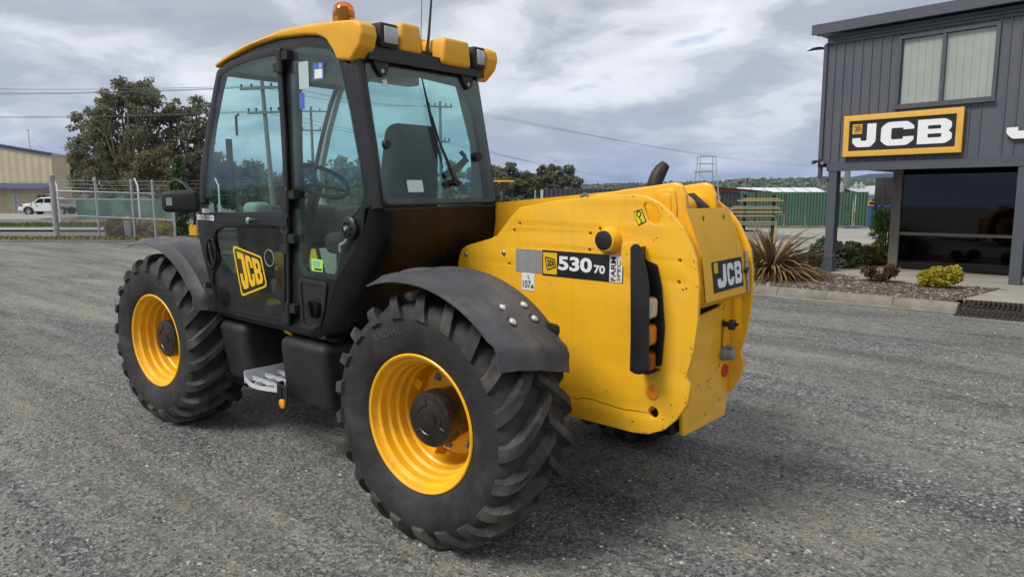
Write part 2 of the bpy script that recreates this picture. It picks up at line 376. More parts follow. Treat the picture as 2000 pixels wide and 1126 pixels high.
STONE = island_mat('gravel_stones', [(0., (.04,.045,.052)), (.30, (.10,.106,.111)), (.65, (.18,.179,.170)), (.93, (.28,.275,.26)), (.985, (.5,.49,.47))])
def near_region(g):
    s = 1.6+9.5*g.random()**1.5; l = g.uniform(-.80, .80)*s; p = VW(l, s); return (p.x, p.y) if p.y > -8.15 else None
clump = lambda P: .5+.5*np.sin(P[:, 0]*1.7+np.sin(P[:, 1]*2.1)*1.5)*np.sin(P[:, 1]*2.6+1.3*np.sin(P[:, 0]*1.1))
st = scatter('loose_gravel', 110000, near_region, lambda g, P: np.minimum(.017, g.lognormal(math.log(.0052), .45, len(P))*(.6+.7*clump(P))), STONE, gz)
tag(st, 'loose dark grey gravel stones strewn over the yard', 'gravel', kind='stuff')

CONC = pm('pale_concrete', (.30,.285,.245), .85, var=.16, scale=1.2, dirt=(.2,.18,.14), dirt_amt=.4, dirt_scale=.8, bmp=.2, bscale=40, bdist=.004)
KERB = pm('kerb_concrete', (.21,.195,.155), .9, var=.28, scale=4, dirt=(.11,.10,.07), dirt_amt=.8, dirt_scale=2.2, bmp=.25, bscale=60, bdist=.004)
ASPH = pm('road_asphalt', (.14,.14,.135), .9, var=.18, scale=.6, dirt=(.2,.19,.16), dirt_amt=.3, dirt_scale=.4, bmp=.2, bscale=30)
DRIVE = pm('dry_concrete_yard', (.30,.288,.255), .88, var=.14, scale=.5, dirt=(.2,.19,.165), dirt_amt=.5, dirt_scale=.45, bmp=.15, bscale=25)
GRASSM = pm('mown_grass', (.075,.12,.028), .95, var=.35, scale=3, dirt=(.16,.14,.05), dirt_amt=.5, dirt_scale=.9, bmp=.5, bscale=30, bdist=.03)
DIRTM = pm('worn_verge_earth', (.17,.155,.115), .95, var=.25, scale=1.5, dirt=(.12,.13,.06), dirt_amt=.6, dirt_scale=1.2, bmp=.4, bscale=25, bdist=.02)
def drape(name, quad, mat, dz, nu=10, nv=6, thick=0.):
    """sheet over four corners (plan), following the fall of the ground"""
    A, B, Cc, D = [Vector((p[0], p[1], 0)) for p in quad]; V = []; F = []
    for j in range(nv+1):
        for i in range(nu+1):
            u, v = i/nu, j/nv; p = (A*(1-u)+B*u)*(1-v)+(D*(1-u)+Cc*u)*v; V.append((p.x, p.y, gz(p.x, p.y)+dz))
    for j in range(nv):
        for i in range(nu): a = j*(nu+1)+i; F.append((a, a+1, a+nu+2, a+nu+1))
    mb = MB(); mb.add(V, F); return tag(mb.build(name, mat, None, 0, fix=True), kind='structure')
def strip(name, s0, s1, l0, l1, mat, dz, nu=24):
    return drape(name, [VW(l0, s0), VW(l1, s0), VW(l1, s1), VW(l0, s1)], mat, dz, nu, 5)
strip('verge', 25.6, 27.2, -60, -14, DIRTM, .012)
strip('road', 27.2, 33.6, -90, 12, ASPH, .016)
strip('footpath', 33.6, 36.6, -90, 12, CONC, .10)
strip('kerb', 33.4, 33.75, -90, 12, KERB, .09)
strip('lawn', 36.6, 42.0, -90, 12, GRASSM, .11)
strip('carpark', 42.0, 53.0, -110, 12, ASPH, .05)
strip('driveway', 53.0, 76.0, -110, -36, DRIVE, .05)
gb = np.random.default_rng(5)
def blades(name, n, l0, l1, s0, s1, hgt, mat, seed, label):
    g = np.random.default_rng(seed); mb = MB()
    for _ in range(n):
        p = VW(g.uniform(l0, l1), g.uniform(s0, s1), .09); a = g.uniform(0, PI); w_ = g.uniform(.03, .07); h = hgt*g.uniform(.5, 1.3); d = Vector((math.cos(a), math.sin(a), 0)); e = Vector((g.normal()*.05, g.normal()*.05, h))
        mb.add([p-d*w_, p+d*w_, p+e], [(0, 1, 2)])
    return tag(mb.build(name, mat, None, 0, fix=False), label, 'grass', kind='stuff')
GBL = island_mat('grass_blades', [(0., (.05,.085,.02)), (.5, (.09,.14,.03)), (1., (.17,.17,.06))], .8)
blades('grass', 9000, -44, -20, 36.6, 42.0, .12, GBL, 3, 'strip of short green roadside grass beyond the gate')
blades('dry_grass', 2500, -22, -10, 25.6, 27.4, .07, island_mat('dry_blades', [(0., (.10,.10,.03)), (1., (.26,.22,.10))], .9), 4, 'thin yellowish grass along the foot of the gate')

# raised bed, kerb and paving by the office
def isl_z(x, y): return gz(x, y)+.105
MULCH = pm('bark_mulch_bed', (.062,.050,.042), .95, var=.45, scale=26, dirt=(.15,.135,.12), dirt_amt=.8, dirt_scale=18, bmp=.8, bscale=70, bdist=.02)
drape('planting_bed', [(3.6,-8.45),(-.80,-8.40),(-1.6,-16.4),(3.6,-16.4)], MULCH, .105, 16, 16)
def bed_region(g):
    x, y = g.uniform(-1.3, 3.4), g.uniform(-16, -8.45)
    if y < -11.0 and x < 1.6 and y < -10.6-.75*max(0, x-.4): return None
    if x < -.82-.25*(-8.6-y)*1.0: return None
    return (x, y)
CHIP = island_mat('bark_chips', [(0., (.035,.026,.020)), (.45, (.085,.065,.05)), (.8, (.17,.14,.115)), (.97, (.40,.37,.33))])
tag(scatter('bark_mulch', 26000, bed_region, lambda g, P: g.lognormal(math.log(.017), .45, len(P)), CHIP, isl_z, .35, 9), 'brown bark mulch covering the planting bed', 'mulch', kind='stuff')
def poly_sheet(name, pts, mat, zf, thick=.05):
    me = curve_mesh([pts], thick, 0); remap(me, lambda a, b, d: (a, b, zf(a, b)+d)); return tag(link(name, me, mat, None, 0), kind='structure')
poly_sheet('paved_path', [(-9,-8.82),(-.90,-8.80),(-1.22,-10.75),(.39,-10.65),(1.0,-11.0),(1.72,-11.56),(1.80,-12.4),(1.50,-15.2),(-9,-15.2)], CONC, lambda x, y: gz(x, y)+.092)
# kerb as separate cast lengths with open joints
KB = [(5.2,-8.32),(3.4,-8.30),(1.62,-8.30),(.85,-8.28),(-.10,-8.22),(-.92,-8.16)]
kr = tag(empty('kerb', (1,-8.3,0)), kind='structure')
for i, ((xa, ya), (xb, yb)) in enumerate(zip(KB[:-1], KB[1:])):
    d = Vector((xb-xa, yb-ya, 0)).normalized(); nn = Vector((-d.y, d.x, 0)); nn = nn if nn.y > 0 else -nn
    V = []
    for (x, y), sg in (((xa, ya), 1), ((xb, yb), -1)):
        c = Vector((x, y, 0))+d*sg*.004; g0 = gz(x, y)
        for o_, h in ((.03, -.05), (.03, .0), (.012, .085), (-.012, .118), (-.05, .125), (-.16, .122), (-.16, -.05)): V.append(c+nn*o_+Vector((0, 0, g0+h)))
    F = [(k, k+1, k+8, k+7) for k in range(6)]+[(6, 0, 7, 13), (0, 6, 5, 4, 3, 2, 1), (7, 8, 9, 10, 11, 12, 13)]
    mb = MB(); mb.add(V, F); o = mb.build('kerb_stone', KERB, kr, 40); o.matrix_parent_inverse = Matrix.Translation((-1, 8.3, 0))
drape('kerb_gutter', [(5.2,-8.06),(-1.0,-7.93),(-1.0,-8.16),(5.2,-8.30)], KERB, .006, 12, 2)
drape('concrete_yard', [VW(-8.5,19.9), VW(17,15.0), VW(34,46), VW(-9.5,44)], DRIVE, .015, 20, 16)
drape('gravel_track', [(8,-16.45),(-1.6,-16.45),(-1.0,-18.6),(8,-17.6)], DIRTM, .02, 10, 4)
# steel ramp grating across the gutter
gr = tag(empty('ramp_grate', (-1.7,-8.3,0)), 'dark steel bar grating ramp bridging the kerb beside the path', 'grate')
RST = pm('rusty_dark_steel', (.035,.030,.028), .6, .5, var=.35, scale=12, dirt=(.13,.07,.04), dirt_amt=.5, dirt_scale=6)
def gp(x, q): return Vector((x, -7.82-1.0*q, gz(x, -8.3)+.008+.085*q))
for k in range(26):
    x0 = -.93-k*.058; mb = MB(); a, b_ = gp(x0, 0), gp(x0, 1)
    mb.add([a, a+Vector((-.030,0,0)), b_+Vector((-.030,0,0)), b_, a+Vector((0,0,.016)), a+Vector((-.030,0,.016)), b_+Vector((-.030,0,.016)), b_+Vector((0,0,.016))], [(0,3,2,1),(4,5,6,7),(0,1,5,4),(2,3,7,6),(1,2,6,5),(0,4,7,3)])
    o = mb.build('bar', RST, gr, 0); o.matrix_parent_inverse = Matrix.Translation((1.7,8.3,0))
for q in (.02, .34, .66, .98):
    mb = MB(); a, b_ = gp(-.92, q), gp(-2.42, q); mb.tube([a+Vector((0,0,.008)), b_+Vector((0,0,.008))], .008, 4); o = mb.build('cross_bar', RST, gr, 0); o.matrix_parent_inverse = Matrix.Translation((1.7,8.3,0))

# ---------------------------------------------------------------- hills, far town
def ridge(name, s, ctrl, mat, rough, seed, base=-90, depth=300, back=60):
    g = np.random.default_rng(seed); ls = np.linspace(ctrl[0][0], ctrl[-1][0], 420); zs = np.interp(ls, [c[0] for c in ctrl], [c[1] for c in ctrl])
    nz = np.zeros_like(ls)
    for k in range(1, 9):
        nz += np.interp(np.linspace(0, 1, len(ls)), np.linspace(0, 1, 6*2**k), g.normal(0, 1, 6*2**k))*rough/(1.45**k)
    zs = zs+nz; V = []; F = []; rows = 9
    for r in range(rows):
        q = r/(rows-1)
        for i, l in enumerate(ls):
            ss = s-depth*(1-q)**1.3; xy = Vector((CAM_POS.x, CAM_POS.y, 0))+RH*(l*ss/s)+FH*ss
            zz = base+(zs[i]-base)*q**.7+(g.normal(0, rough*.35) if 0 < r < rows-1 else 0); V.append((xy.x, xy.y, zz))
    for i, l in enumerate(ls):
        xy = Vector((CAM_POS.x, CAM_POS.y, 0))+RH*l+FH*(s+depth); V.append((xy.x, xy.y, base))
    n = len(ls)
    for r in range(rows):
        for i in range(n-1): F.append((r*n+i, r*n+i+1, (r+1)*n+i+1, (r+1)*n+i))
    mb = MB(); mb.add(V, F); return tag(mb.build(name, mat, None, 40), kind='structure')
def hill_mat(name, a, b, sc):
    m, t, bs = nodes_of(name); v = objvec(t); c = ramp(t, noise(t, sc, 9, .7, v), [(.35, a), (.62, b)]); t.links.new(c, bs.inputs['Base Color']); bs.inputs['Roughness'].default_value = 1; bs.inputs['Specular IOR Level'].default_value = 0
    return m
HN = hill_mat('wooded_hillside', (.050,.062,.045), (.15,.16,.105), .035); HF = hill_mat('distant_forest', (.030,.045,.040), (.050,.068,.055), .006)
px = lambda p, s: (p-1000)/1372*s
ridge('near_hills', 1000, [(px(-900,1000),-6),(px(0,1000),-5),(px(600,1000),-8),(px(960,1000),-6),(px(1120,1000),-3.5),(px(1240,1000),-1),(px(1400,1000),1.2),(px(1450,1000),5.0),(px(1560,1000),5.5),(px(1700,1000),4),(px(1760,1000),6),(px(2600,1000),9)], HN, 1.3, 2, -30, 260)
ridge('far_hills', 3600, [(px(-900,3600),-20),(px(900,3600),-30),(px(1380,3600),-12),(px(1500,3600),8),(px(1560,3600),34),(px(1600,3600),44),(px(1650,3600),38),(px(1690,3600),56),(px(1740,3600),60),(px(2000,3600),80),(px(2600,3600),70)], HF, 1.2, 4, -110, 900)
g = np.random.default_rng(31); mb = MB()          # trees on the near hillside, far too many and too far to count
for k in range(5200):
    p_ = g.uniform(930, 1800); q = g.random(); s = 745+255*q; l = px(p_, s); zr = np.interp(p_, [960,1120,1240,1400,1450,1560,1700,1760], [-6,-3.5,-1,1.2,5,5.5,4,6]); z = -30+(zr+30)*(1-(1-q)**1.3)**.7 if q > 0 else -30
    h = g.uniform(3, 8)*(.8 if q > .93 else 1); w_ = h*g.uniform(.35, .6); xy = VW(l, s); x, y = xy.x, xy.y
    V = [(x, y, z+h)]+[(x+w_*math.cos(t)*g.uniform(.7,1.2), y+w_*math.sin(t)*g.uniform(.7,1.2), z+h*g.uniform(.35,.75)) for t in (0, 1.26, 2.5, 3.8, 5.0)]+[(x, y, z-1)]
    mb.add(V, [(0,1+i,1+(i+1)%5) for i in range(5)]+[(6,1+(i+1)%5,1+i) for i in range(5)])
tag(mb.build('hillside_trees', island_mat('hillside_tree_leaves', [(0.,(.035,.050,.030)),(.5,(.075,.09,.055)),(1.,(.15,.155,.095))], 1.), None, 0, fix=False), 'far wooded hillside of countless small trees on the skyline', 'wood', kind='stuff')
HW = [pm('house_render_%d' % i, c, .8, var=.05) for i, c in enumerate([(.6,.58,.53),(.45,.40,.33),(.62,.62,.62)])]
HR = [pm('house_roof_%d' % i, c, .8, var=.1) for i, c in enumerate([(.22,.22,.23),(.33,.14,.09),(.55,.55,.55)])]
hg = np.random.default_rng(21)
for i in range(34):
    p_ = hg.uniform(1120, 1745) if i > 6 else hg.uniform(1125, 1190); s = hg.uniform(860, 985); q = ((s-740)/260)**1.0
    l = px(p_, s); xy = VW(l, s); ridge_z = np.interp(p_, [1120,1240,1400,1450,1700], [-3,-1,1.5,6.5,6]); z = -35+(ridge_z+35)*max(.05, 1-(1-q)**1.0)**.7+.2
    hr = tag(empty('hillside_house', (xy.x, xy.y, z)), 'tiny pale house far off on the wooded hillside', 'house', 'houses scattered over the far hillside'); hr.rotation_euler = (0, 0, hg.uniform(0, 3))
    w_, d_, h_ = hg.uniform(6, 10), hg.uniform(5, 7), hg.uniform(2.2, 3.4); mb = MB(); mb.box((0, 0, h_/2-1), (w_, d_, h_+2)); mb.build('wall', HW[i % 3], hr, 0)
    mb = MB(); mb.add([(-w_/2-.4,-d_/2-.4,h_),(w_/2+.4,-d_/2-.4,h_),(w_/2+.4,d_/2+.4,h_),(-w_/2-.4,d_/2+.4,h_),(-w_/2-.4,0,h_+1.5),(w_/2+.4,0,h_+1.5)], [(0,1,5,4),(2,3,4,5),(0,4,3),(1,2,5),(0,3,2,1)]); mb.build('roof', HR[(i*2) % 3], hr, 0)
# ================================================================ the telehandler
TH = tag(empty('telehandler'), 'yellow telehandler with black glazed cab and big tractor tyres parked on the gravel', 'telehandler')
DIRT = (.30, .25, .18)
def tyre_mat(name, mud):
    m, t, b = nodes_of(name); v = objvec(t)
    base = ramp(t, noise(t, 9, 6, .6, v), [(.3, (.009, .009, .010)), (.75, (.022, .0215, .021))])
    d = ramp(t, noise(t, 5.5, 8, .68, v, .4), [(.45, 0.), (.68, mud)])
    c = mixc(t, d, base, (.12, .108, .092))
    t.links.new(c, b.inputs['Base Color']); b.inputs['Roughness'].default_value = .72
    bump(t, b, noise(t, 130, 5, .65, v), .25, .003); return m
TYRE = tyre_mat('tyre_rubber', .30)
def tread_mat():
    m, t, b = nodes_of('dusty_tread_rubber'); v = objvec(t)
    base = ramp(t, noise(t, 14, 7, .65, v), [(.32, (.016, .016, .017)), (.72, (.050, .048, .046))])
    d = ramp(t, noise(t, 4.2, 8, .62, v, .5), [(.50, 0.), (.68, .55)])
    c = mixc(t, d, base, (.17, .15, .12))
    t.links.new(c, b.inputs['Base Color']); b.inputs['Roughness'].default_value = .85
    bump(t, b, noise(t, 90, 5, .7, v), .5, .004); return m
TREAD = tread_mat()
TLET = pm('worn_sidewall_lettering', (.050, .050, .050), .6, var=.2)
HUB = pm('black_hub_paint', (.013, .013, .014), .3, var=.2, scale=12, dirt=(.14, .09, .04), dirt_amt=.35, dirt_scale=9)
ORANGE = None

RT = .612
TPROF = [(.190, .324), (.206, .336), (.222, .365), (.232, .41), (.236, .455), (.231, .50), (.218, .532), (.190, .553), (.14, .565), (.07, .572), (0, .574)]
def prof_at(s):
    # s 0 = high on the sidewall, 1 = crown centre
    idx = 5+s*5; i = min(9, int(idx)); q = idx-i; a, b = TPROF[i], TPROF[i+1]
    return a[0]+(b[0]-a[0])*q, a[1]+(b[1]-a[1])*q
def build_tyre(lettering, start_deg, size=.052):
    mb = MB(); prof = TPROF+[(-a, r) for a, r in TPROF[-2::-1]]
    V = []; n = 96; m = len(prof)
    mb.lathe(prof, n=n, close=False); mb.f = mb.f[:-2]; mb.m = mb.m[:-2]
    # inner bead
    mb.lathe([(.190, .324), (.15, .334), (-.15, .334), (-.190, .324)], n=48); mb.f = mb.f[:-2]; mb.m = mb.m[:-2]
    for side in (1, -1):
        for k in range(21):
            th0 = 2*PI*(k+(0 if side > 0 else .5))/21; st = []
            for i in range(11):
                s = i/10*1.06
                y, r = prof_at(min(1, s))
                if s > 1: y = -(s-1)*.35
                th = th0-(.03*s+.31*s**1.5)
                hgt = .010+.034*min(1, (s/.34)**.8) if s < .34 else .046
                out_y = .010*(1-s)**2
                wb = .5*(.088-.022*s); wt = .5*(.058-.014*s)
                ny = 1.0 if s < .05 else max(0, 1-s/.42)
                ht = hgt*(1-.55*ny)
                yt = y+out_y+hgt*.55*ny
                st.append([(y-.004, r-.006, th-wb/r), (yt, r+ht, th-wt/(r+ht)), (yt, r+ht, th+wt/(r+ht)), (y-.004, r-.006, th+wb/r)])
            Vv = [(q[1]*math.cos(q[2]), side*q[0], q[1]*math.sin(q[2])) for c4 in st for q in c4]; F = []
            for i in range(10):
                for j in range(3): F.append((i*4+j, i*4+j+1, i*4+j+5, i*4+j+4))
            F.append((0, 3, 2, 1)); F.append((40, 41, 42, 43)); mb.mi = 1; mb.add(Vv, F); mb.mi = 0
    # raised size marking round the sidewall
    me = text_polys(lettering, size, .0012, .0012, 1.1)
    co = np.empty(len(me.vertices)*3); me.vertices.foreach_get('co', co); co = co.reshape(-1, 3)
    rr = .43; Vv = []
    for a, b, d in co:
        th = math.radians(start_deg)-a/rr; th = PI-th; r = rr+b
        Vv.append((r*math.cos(th), .2365-abs(b-.02)*.06+d, r*math.sin(th)))
    mb.mi = 2; mb.add(Vv, [tuple(p.vertices) for p in me.polygons]); bpy.data.meshes.remove(me); mb.mi = 0
    return mb.mesh()
RIM = [(.208, .334), (.213, .328), (.208, .317), (.192, .312), (.178, .305), (.170, .291), (.132, .289), (.122, .275), (.086, .273), (.076, .260), (.038, .258), (.028, .247), (-.040, .243), (-.070, .232), (-.062, .215), (-.045, .17), (-.045, .09)]
def wheel(x, y, steer, side, lettering, deg, spin):
    wroot = empty('wheel', (x, y, RT), TH); wroot.rotation_euler = (0, 0, steer)
    flip = Matrix.Rotation(PI, 4, 'Z') if side < 0 else Matrix.Identity(4)
    def put(name, me, mat, mats=None, smooth=40):
        me.transform(flip @ Matrix.Rotation(spin, 4, 'Y') if name != 'hub' else flip); return link(name, me, mat, wroot, smooth, mats)
    put('tyre', build_tyre(lettering, deg), None, [TYRE, TREAD, TLET], 40)
    RS = []
    for i, q in enumerate(RIM):
        if 0 < i < len(RIM)-1:
            for o_ in (RIM[i-1], None, RIM[i+1]):
                if o_ is None: RS.append(q); continue
                d_ = math.hypot(o_[0]-q[0], o_[1]-q[1]); k_ = min(.35, .0035/max(d_, 1e-6)); RS.append((q[0]+(o_[0]-q[0])*k_, q[1]+(o_[1]-q[1])*k_))
        else: RS.append(q)
    mb = MB(); mb.lathe(RS, n=72); mb.f = mb.f[:-2]; mb.m = mb.m[:-2]
    mb.lathe([(.196, .329), (.18, .334), (-.19, .330), (-.19, .30), (-.10, .262), (-.09, .240)], n=48); mb.f = mb.f[:-2]; mb.m = mb.m[:-2]
    mb.lathe([(-.045, .215), (-.046, .165)], n=40); mb.f = mb.f[:-2]; mb.m = mb.m[:-2]
    for k in range(4):   # lugs that carry the rim
        t = 2*PI*k/4+.6; mb.box((.232*math.cos(t), -.035, .232*math.sin(t)), (.05, .07, .05), Matrix.Rotation(-t, 3, 'Y'))
    mb.tube([(.262*math.cos(2.3), .02, .262*math.sin(2.3)), (.245*math.cos(2.3), .07, .245*math.sin(2.3))], .009, 8)
    put('rim', mb.mesh(), YELR, smooth=62)
    mb = MB(); mb.lathe([(-.07, .11), (-.05, .122), (.03, .126), (.045, .136), (.118, .136), (.130, .130), (.134, .118), (.134, .0)], n=48)
    for k in range(3):      # raised ribs on the cap
        t0 = 2*PI*k/3+.4; pts = [(.075*math.cos(t0+q), .135, .075*math.sin(t0+q)) for q in np.linspace(0, .95, 7)]
        pts += [(.105*math.cos(t0+.95), .135, .105*math.sin(t0+.95))]
        mb.tube(pts, .0055, 6)
    mb.disc((0, .135, 0), .04, .006, n=24)
    put('hub', mb.mesh(), HUB)
    for k in range(8):
        t = 2*PI*k/8+.3; b = MB(); c = (.185*math.cos(t), -.042, .185*math.sin(t))
        b.lathe([(0, .017), (.014, .017), (.014, .0)], c, n=6); b.lathe([(-.002, .023), (.003, .023), (.003, .012)], c, n=14); b.lathe([(0, .009), (.030, .009), (.030, .0)], c, n=8)
        put('wheel_nut', b.mesh(), STEEL, smooth=30)
    return wroot
wheel(0, .895, .052, 1, 'RADIAL', 118, .10)
wheel(2.75, .895, .062, 1, '17.5LR24', 70, .22)
wheel(0, -.895, .052, -1, 'RADIAL', 60, .31)
wheel(2.75, -.895, .062, -1, '17.5LR24', 60, .05)

# ---- mudguards
def fender(name, xc, a0, a1, y0, y1, steer, bolts, r0=.695, tip=0.):
    n = 26; prof = []
    m = 14
    for j in range(m+1):
        q = j/m; y = y0+(y1-y0)*q
        dr = -.030*max(0, (q-.62)/.38)**1.6-.012*max(0, (.10-q)/.10)
        dr += .014*math.exp(-((q-.485)/.03)**2)+.012*math.exp(-((q-.80)/.04)**2)
        prof.append((y, dr))
    R = Matrix.Rotation(steer, 3, 'Z'); V = []; F = []
    for lay in (0, 1):
        for i in range(n+1):
            q = i/n
            for (y, dr) in prof:
                qq = (y-y0)/(y1-y0)
                st = a0+tip*(1-qq); a = math.radians(st+(a1-2+9*(1-qq)-st)*q)
                r = r0+dr-(.006 if lay else 0)+.02*(1-q)**3-.030*max(0, (q-.90)/.10)+.012*(.86 < q < .93)
                p = R @ Vector((r*math.cos(a), y-.895, r*math.sin(a))); V.append((p.x+xc, p.y+.895, p.z+RT))
    k = (n+1)*(m+1)
    for i in range(n):
        for j in range(m):
            a = i*(m+1)+j; F.append((a, a+1, a+m+2, a+m+1)); F.append((k+a, k+a+m+1, k+a+m+2, k+a+1))
    for j in range(m):
        F.append((j, k+j, k+j+1, j+1)); a = n*(m+1)+j; F.append((a, a+1, k+a+1, k+a))
    for i in range(n):
        a = i*(m+1); b = a+m; F.append((a, a+m+1, k+a+m+1, k+a)); F.append((b, k+b, k+b+m+1, b+m+1))
    mb = MB(); mb.add(V, F); o = mb.build(name, FEND, TH, 40)
    for (ang, y) in bolts:
        a = math.radians(ang); r = r0+.004; p = R @ Vector((r*math.cos(a), y-.895, r*math.sin(a))); p = p+Vector((xc, .895, RT))
        d = R @ Vector((math.cos(a), 0, math.sin(a))); b = MB()
        b.tube([p-d*.004, p+d*.002], .017, 14); b.tube([p+d*.002, p+d*.006], [.011, .009], 8); b.build('fender_bolt', pm('zinc_bolt', (.62,.63,.62), .35, .3, var=.1) if xc < 1 else HUB, o, 30); b = MB(); b.tube([p-d*.010, p-d*.0035], [.036, .030], 18); b.build('bolt_shade_disc', BLACKV, o, 30)  # black disc beneath each bolt paints in the shade of a recess
    mb = MB(); s_ = 1 if y0 > 0 else -1; mb.tube([(xc-.48, .76*s_, RT+.46), (xc-.50, .70*s_, RT+.44)], .035, 10); mb.build('fender_bracket', BLKS, o)
    return o
fender('mudguard', 0, 68, 149, .735, 1.165, .052, [(124.5, .965), (125.5, .825), (131.5, .985), (132.5, .835)], tip=6)
fender('mudguard', 2.75, 68, 156, .78, 1.125, .062, [(143, 1.00), (148, .99)], r0=.715, tip=4)
fender('mudguard', 0, 68, 149, -1.165, -.735, .052, [], tip=0)
fender('mudguard', 2.75, 68, 156, -1.125, -.78, .062, [], r0=.715)

# ---- chassis tail plates
PLATE = [(.468,1.281),(.443,1.345),(.406,1.368),(.218,1.418),(.173,1.437),(.129,1.481),(.074,1.54),(.017,1.591),(-.231,1.632),(-.506,1.66),(-.674,1.667),(-.739,1.66),(-.811,1.629),(-.874,1.582),(-.928,1.522),(-.971,1.448),(-1.0,1.382),(-1.017,1.269),(-1.016,1.107),(-1.002,.975),(-.983,.889),(-.968,.848),(-.994,.8),(-.98,.717),(-.927,.63),(-.868,.569),(-.783,.529),(-.696,.519),(-.307,.521),(.2,.53),(.9,.60),(1.0,.85),(.6,1.0),(.48,1.1)]
PL = rnd(PLATE, .05, 4)
TEAR = rnd([(-.725,1.62),(-.745,1.632),(-.791,1.612),(-.822,1.571),(-.813,1.541),(-.785,1.53),(-.753,1.548),(-.736,1.59)], .02, 3)
SM = [(.01,1.507),(.049,1.47),(-.436,1.475),(-.492,1.5),(-.434,1.394),(-.919,1.374),(-.918,1.276),(.085,1.288)]
holes = [TEAR]+[ell(x, z, .0085, n=10) for x, z in SM]+[ell(-.809,.644,.026,.028,n=18)]
left_plate = plate('chassis_plate', PL, YEL, TH, plane_y(.320), .024, holes, .004)
right_plate = plate('chassis_plate', PL, YEL, TH, plane_y(-.300), .024, [ell(-.809,.644,.026,.028,n=18)], .004)
plate('inner_web', rnd([(.3,1.3),(.1,1.5),(-.6,1.6),(-.88,1.45),(-.90,.75),(-.7,.56),(.3,.56)], .05), YEL, TH, plane_y(.288), .010, (), .002)
# pivot boss
mb = MB(); mb.lathe([(.330,.066),(.345,.066),(.358,.058),(.376,.056),(.384,.050)], (-.552,0,1.448), n=40); mb.build('pivot_boss', YEL, left_plate)
mb = MB(); mb.lathe([(.37,.046),(.389,.046),(.391,.04),(.391,0)], (-.548,0,1.450), n=32); mb.build('boss_cap', BLKS, left_plate)
for x, z in [(.402,1.318),(.122,1.344)]:
    mb = MB(); mb.lathe([(.331,.013),(.336,.013),(.341,.008),(.341,0)], (x,0,z), n=10); mb.build('plate_screw', STEEL, left_plate)
# scratch line in the paint
mb = MB(); cr = [(-.335,.613),(-.38,.600),(-.42,.612),(-.50,.612),(-.56,.600),(-.62,.585+.015),(-.70,.600),(-.76,.612),(-.786,.632)]
cr = [(-.33,.632),(-.37,.622),(-.40,.634),(-.46,.640),(-.53,.634),(-.60,.628),(-.66,.626),(-.72,.633),(-.784,.637)]
mb.tube([(x,.3325,z) for x, z in cr], [.0006]+[.0016]*7+[.0012], 4); mb.build('paint_crack', pm('dark_crack', (.03,.02,.008), 1., spec=0.), left_plate)
RUST = pm('rust_spot', (.16,.06,.02), .8, var=.3)
mb = MB()
for x, z, s in [(-.80,1.47,.005),(-.785,1.46,.004),(-.955,1.25,.006),(-.94,1.245,.005),(-.55,.70,.004),(-.70,.575,.005),(-.86,.62,.004),(-.45,.9,.003),(-.2,1.2,.004),(-.90,.70,.004)]:
    mb.add([(x+s*math.cos(k*1.05)*random.uniform(.6,1.6), .3326, z+s*math.sin(k*1.05)*random.uniform(.5,1.3)) for k in range(6)], [(0,1,2,3,4,5)])
for k in range(150):       # knocks along the plate's rear and lower edge
    i = random.randrange(len(PL)); (xa, za), (xb, zb) = PL[i], PL[(i+1) % len(PL)]
    if xa > -.3 or (za > 1.5 and random.random() < .6): continue
    q = random.random(); x, z = xa+(xb-xa)*q, za+(zb-za)*q; cx, cz = -.5-x, 1.1-z; n_ = math.hypot(cx, cz); dd = random.uniform(.004, .03)**1.0*random.random()+.004; x += cx/n_*dd; z += cz/n_*dd; s = random.uniform(.0012, .0042); ra = random.uniform(0, 3)
    mb.add([(x+s*random.uniform(.5,2.2)*math.cos(j*1.05)*math.cos(ra)-s*.6*math.sin(j*1.05)*math.sin(ra), .3326, z+s*random.uniform(.5,2.2)*math.cos(j*1.05)*math.sin(ra)+s*.6*math.sin(j*1.05)*math.cos(ra)) for j in range(6)], [(0,1,2,3,4,5)])
mb.build('paint_chip', RUST, left_plate, 0)['kind'] = 'stuff'

# ---- lettering on the left plate (seen from +Y: text runs towards -X)
DY = .3335
def ly(a, b, d): return (-a, DY+d, b)                     # a = -x
def rect(a0, b0, a1, b1, r=.004): return rnd([(a0,b0),(a1,b0),(a1,b1),(a0,b1)], r, 2)
dec = plate('model_decal', rect(.142,1.245,.628,1.377), BLACKV, left_plate, ly, .0014, (), 0)
plate('decal_square', rect(.150,1.255,.238,1.366), YELV, left_plate, lambda a,b,d: (-a, DY+.0016+d, b), .001, (), 0)
sq = [(.160,1.345),(.226,1.335),(.234,1.292),(.176,1.272)]
plate('emblem_frame', rnd(sq,.006,2), BLACKV, left_plate, lambda a,b,d: (-a, DY+.003+d, b), .001, [rnd([(.166,1.338),(.222,1.329),(.229,1.297),(.180,1.280)],.005,2)], 0)
logo('emblem_letters', letters_slab(), quad_cells([(.169,1.334),(.219,1.326),(.226,1.299),(.182,1.285)], [(.04,.1,.32,.92),(.37,.1,.64,.92),(.69,.1,.97,.92)]), BLACKV, left_plate, lambda a,b,d: (-a, DY+.003+d, b), .001)
UP = lambda a,b,d: (-a, DY+.002+d, b)
fit_text('decal_number', '530', (.247,1.281,.452,1.353), WHITE, left_plate, UP, .035)
fit_text('decal_number', '70', (.464,1.281,.528,1.322), WHITE, left_plate, UP, .03)
plate('decal_panel', rect(.553,1.247,.624,1.376), WHITE, left_plate, lambda a,b,d: (-a, DY+.001+d, b), .001, (), 0)
fit_text('decal_word', 'FARM', (1.253,-.589,1.370,-.561), BLACKV, left_plate, lambda a,b,d: (b, DY+.002+d, a), .02)
fit_text('decal_word', 'SPEC', (1.253,-.615,1.352,-.595), BLACKV, left_plate, lambda a,b,d: (b, DY+.002+d, a), .01)
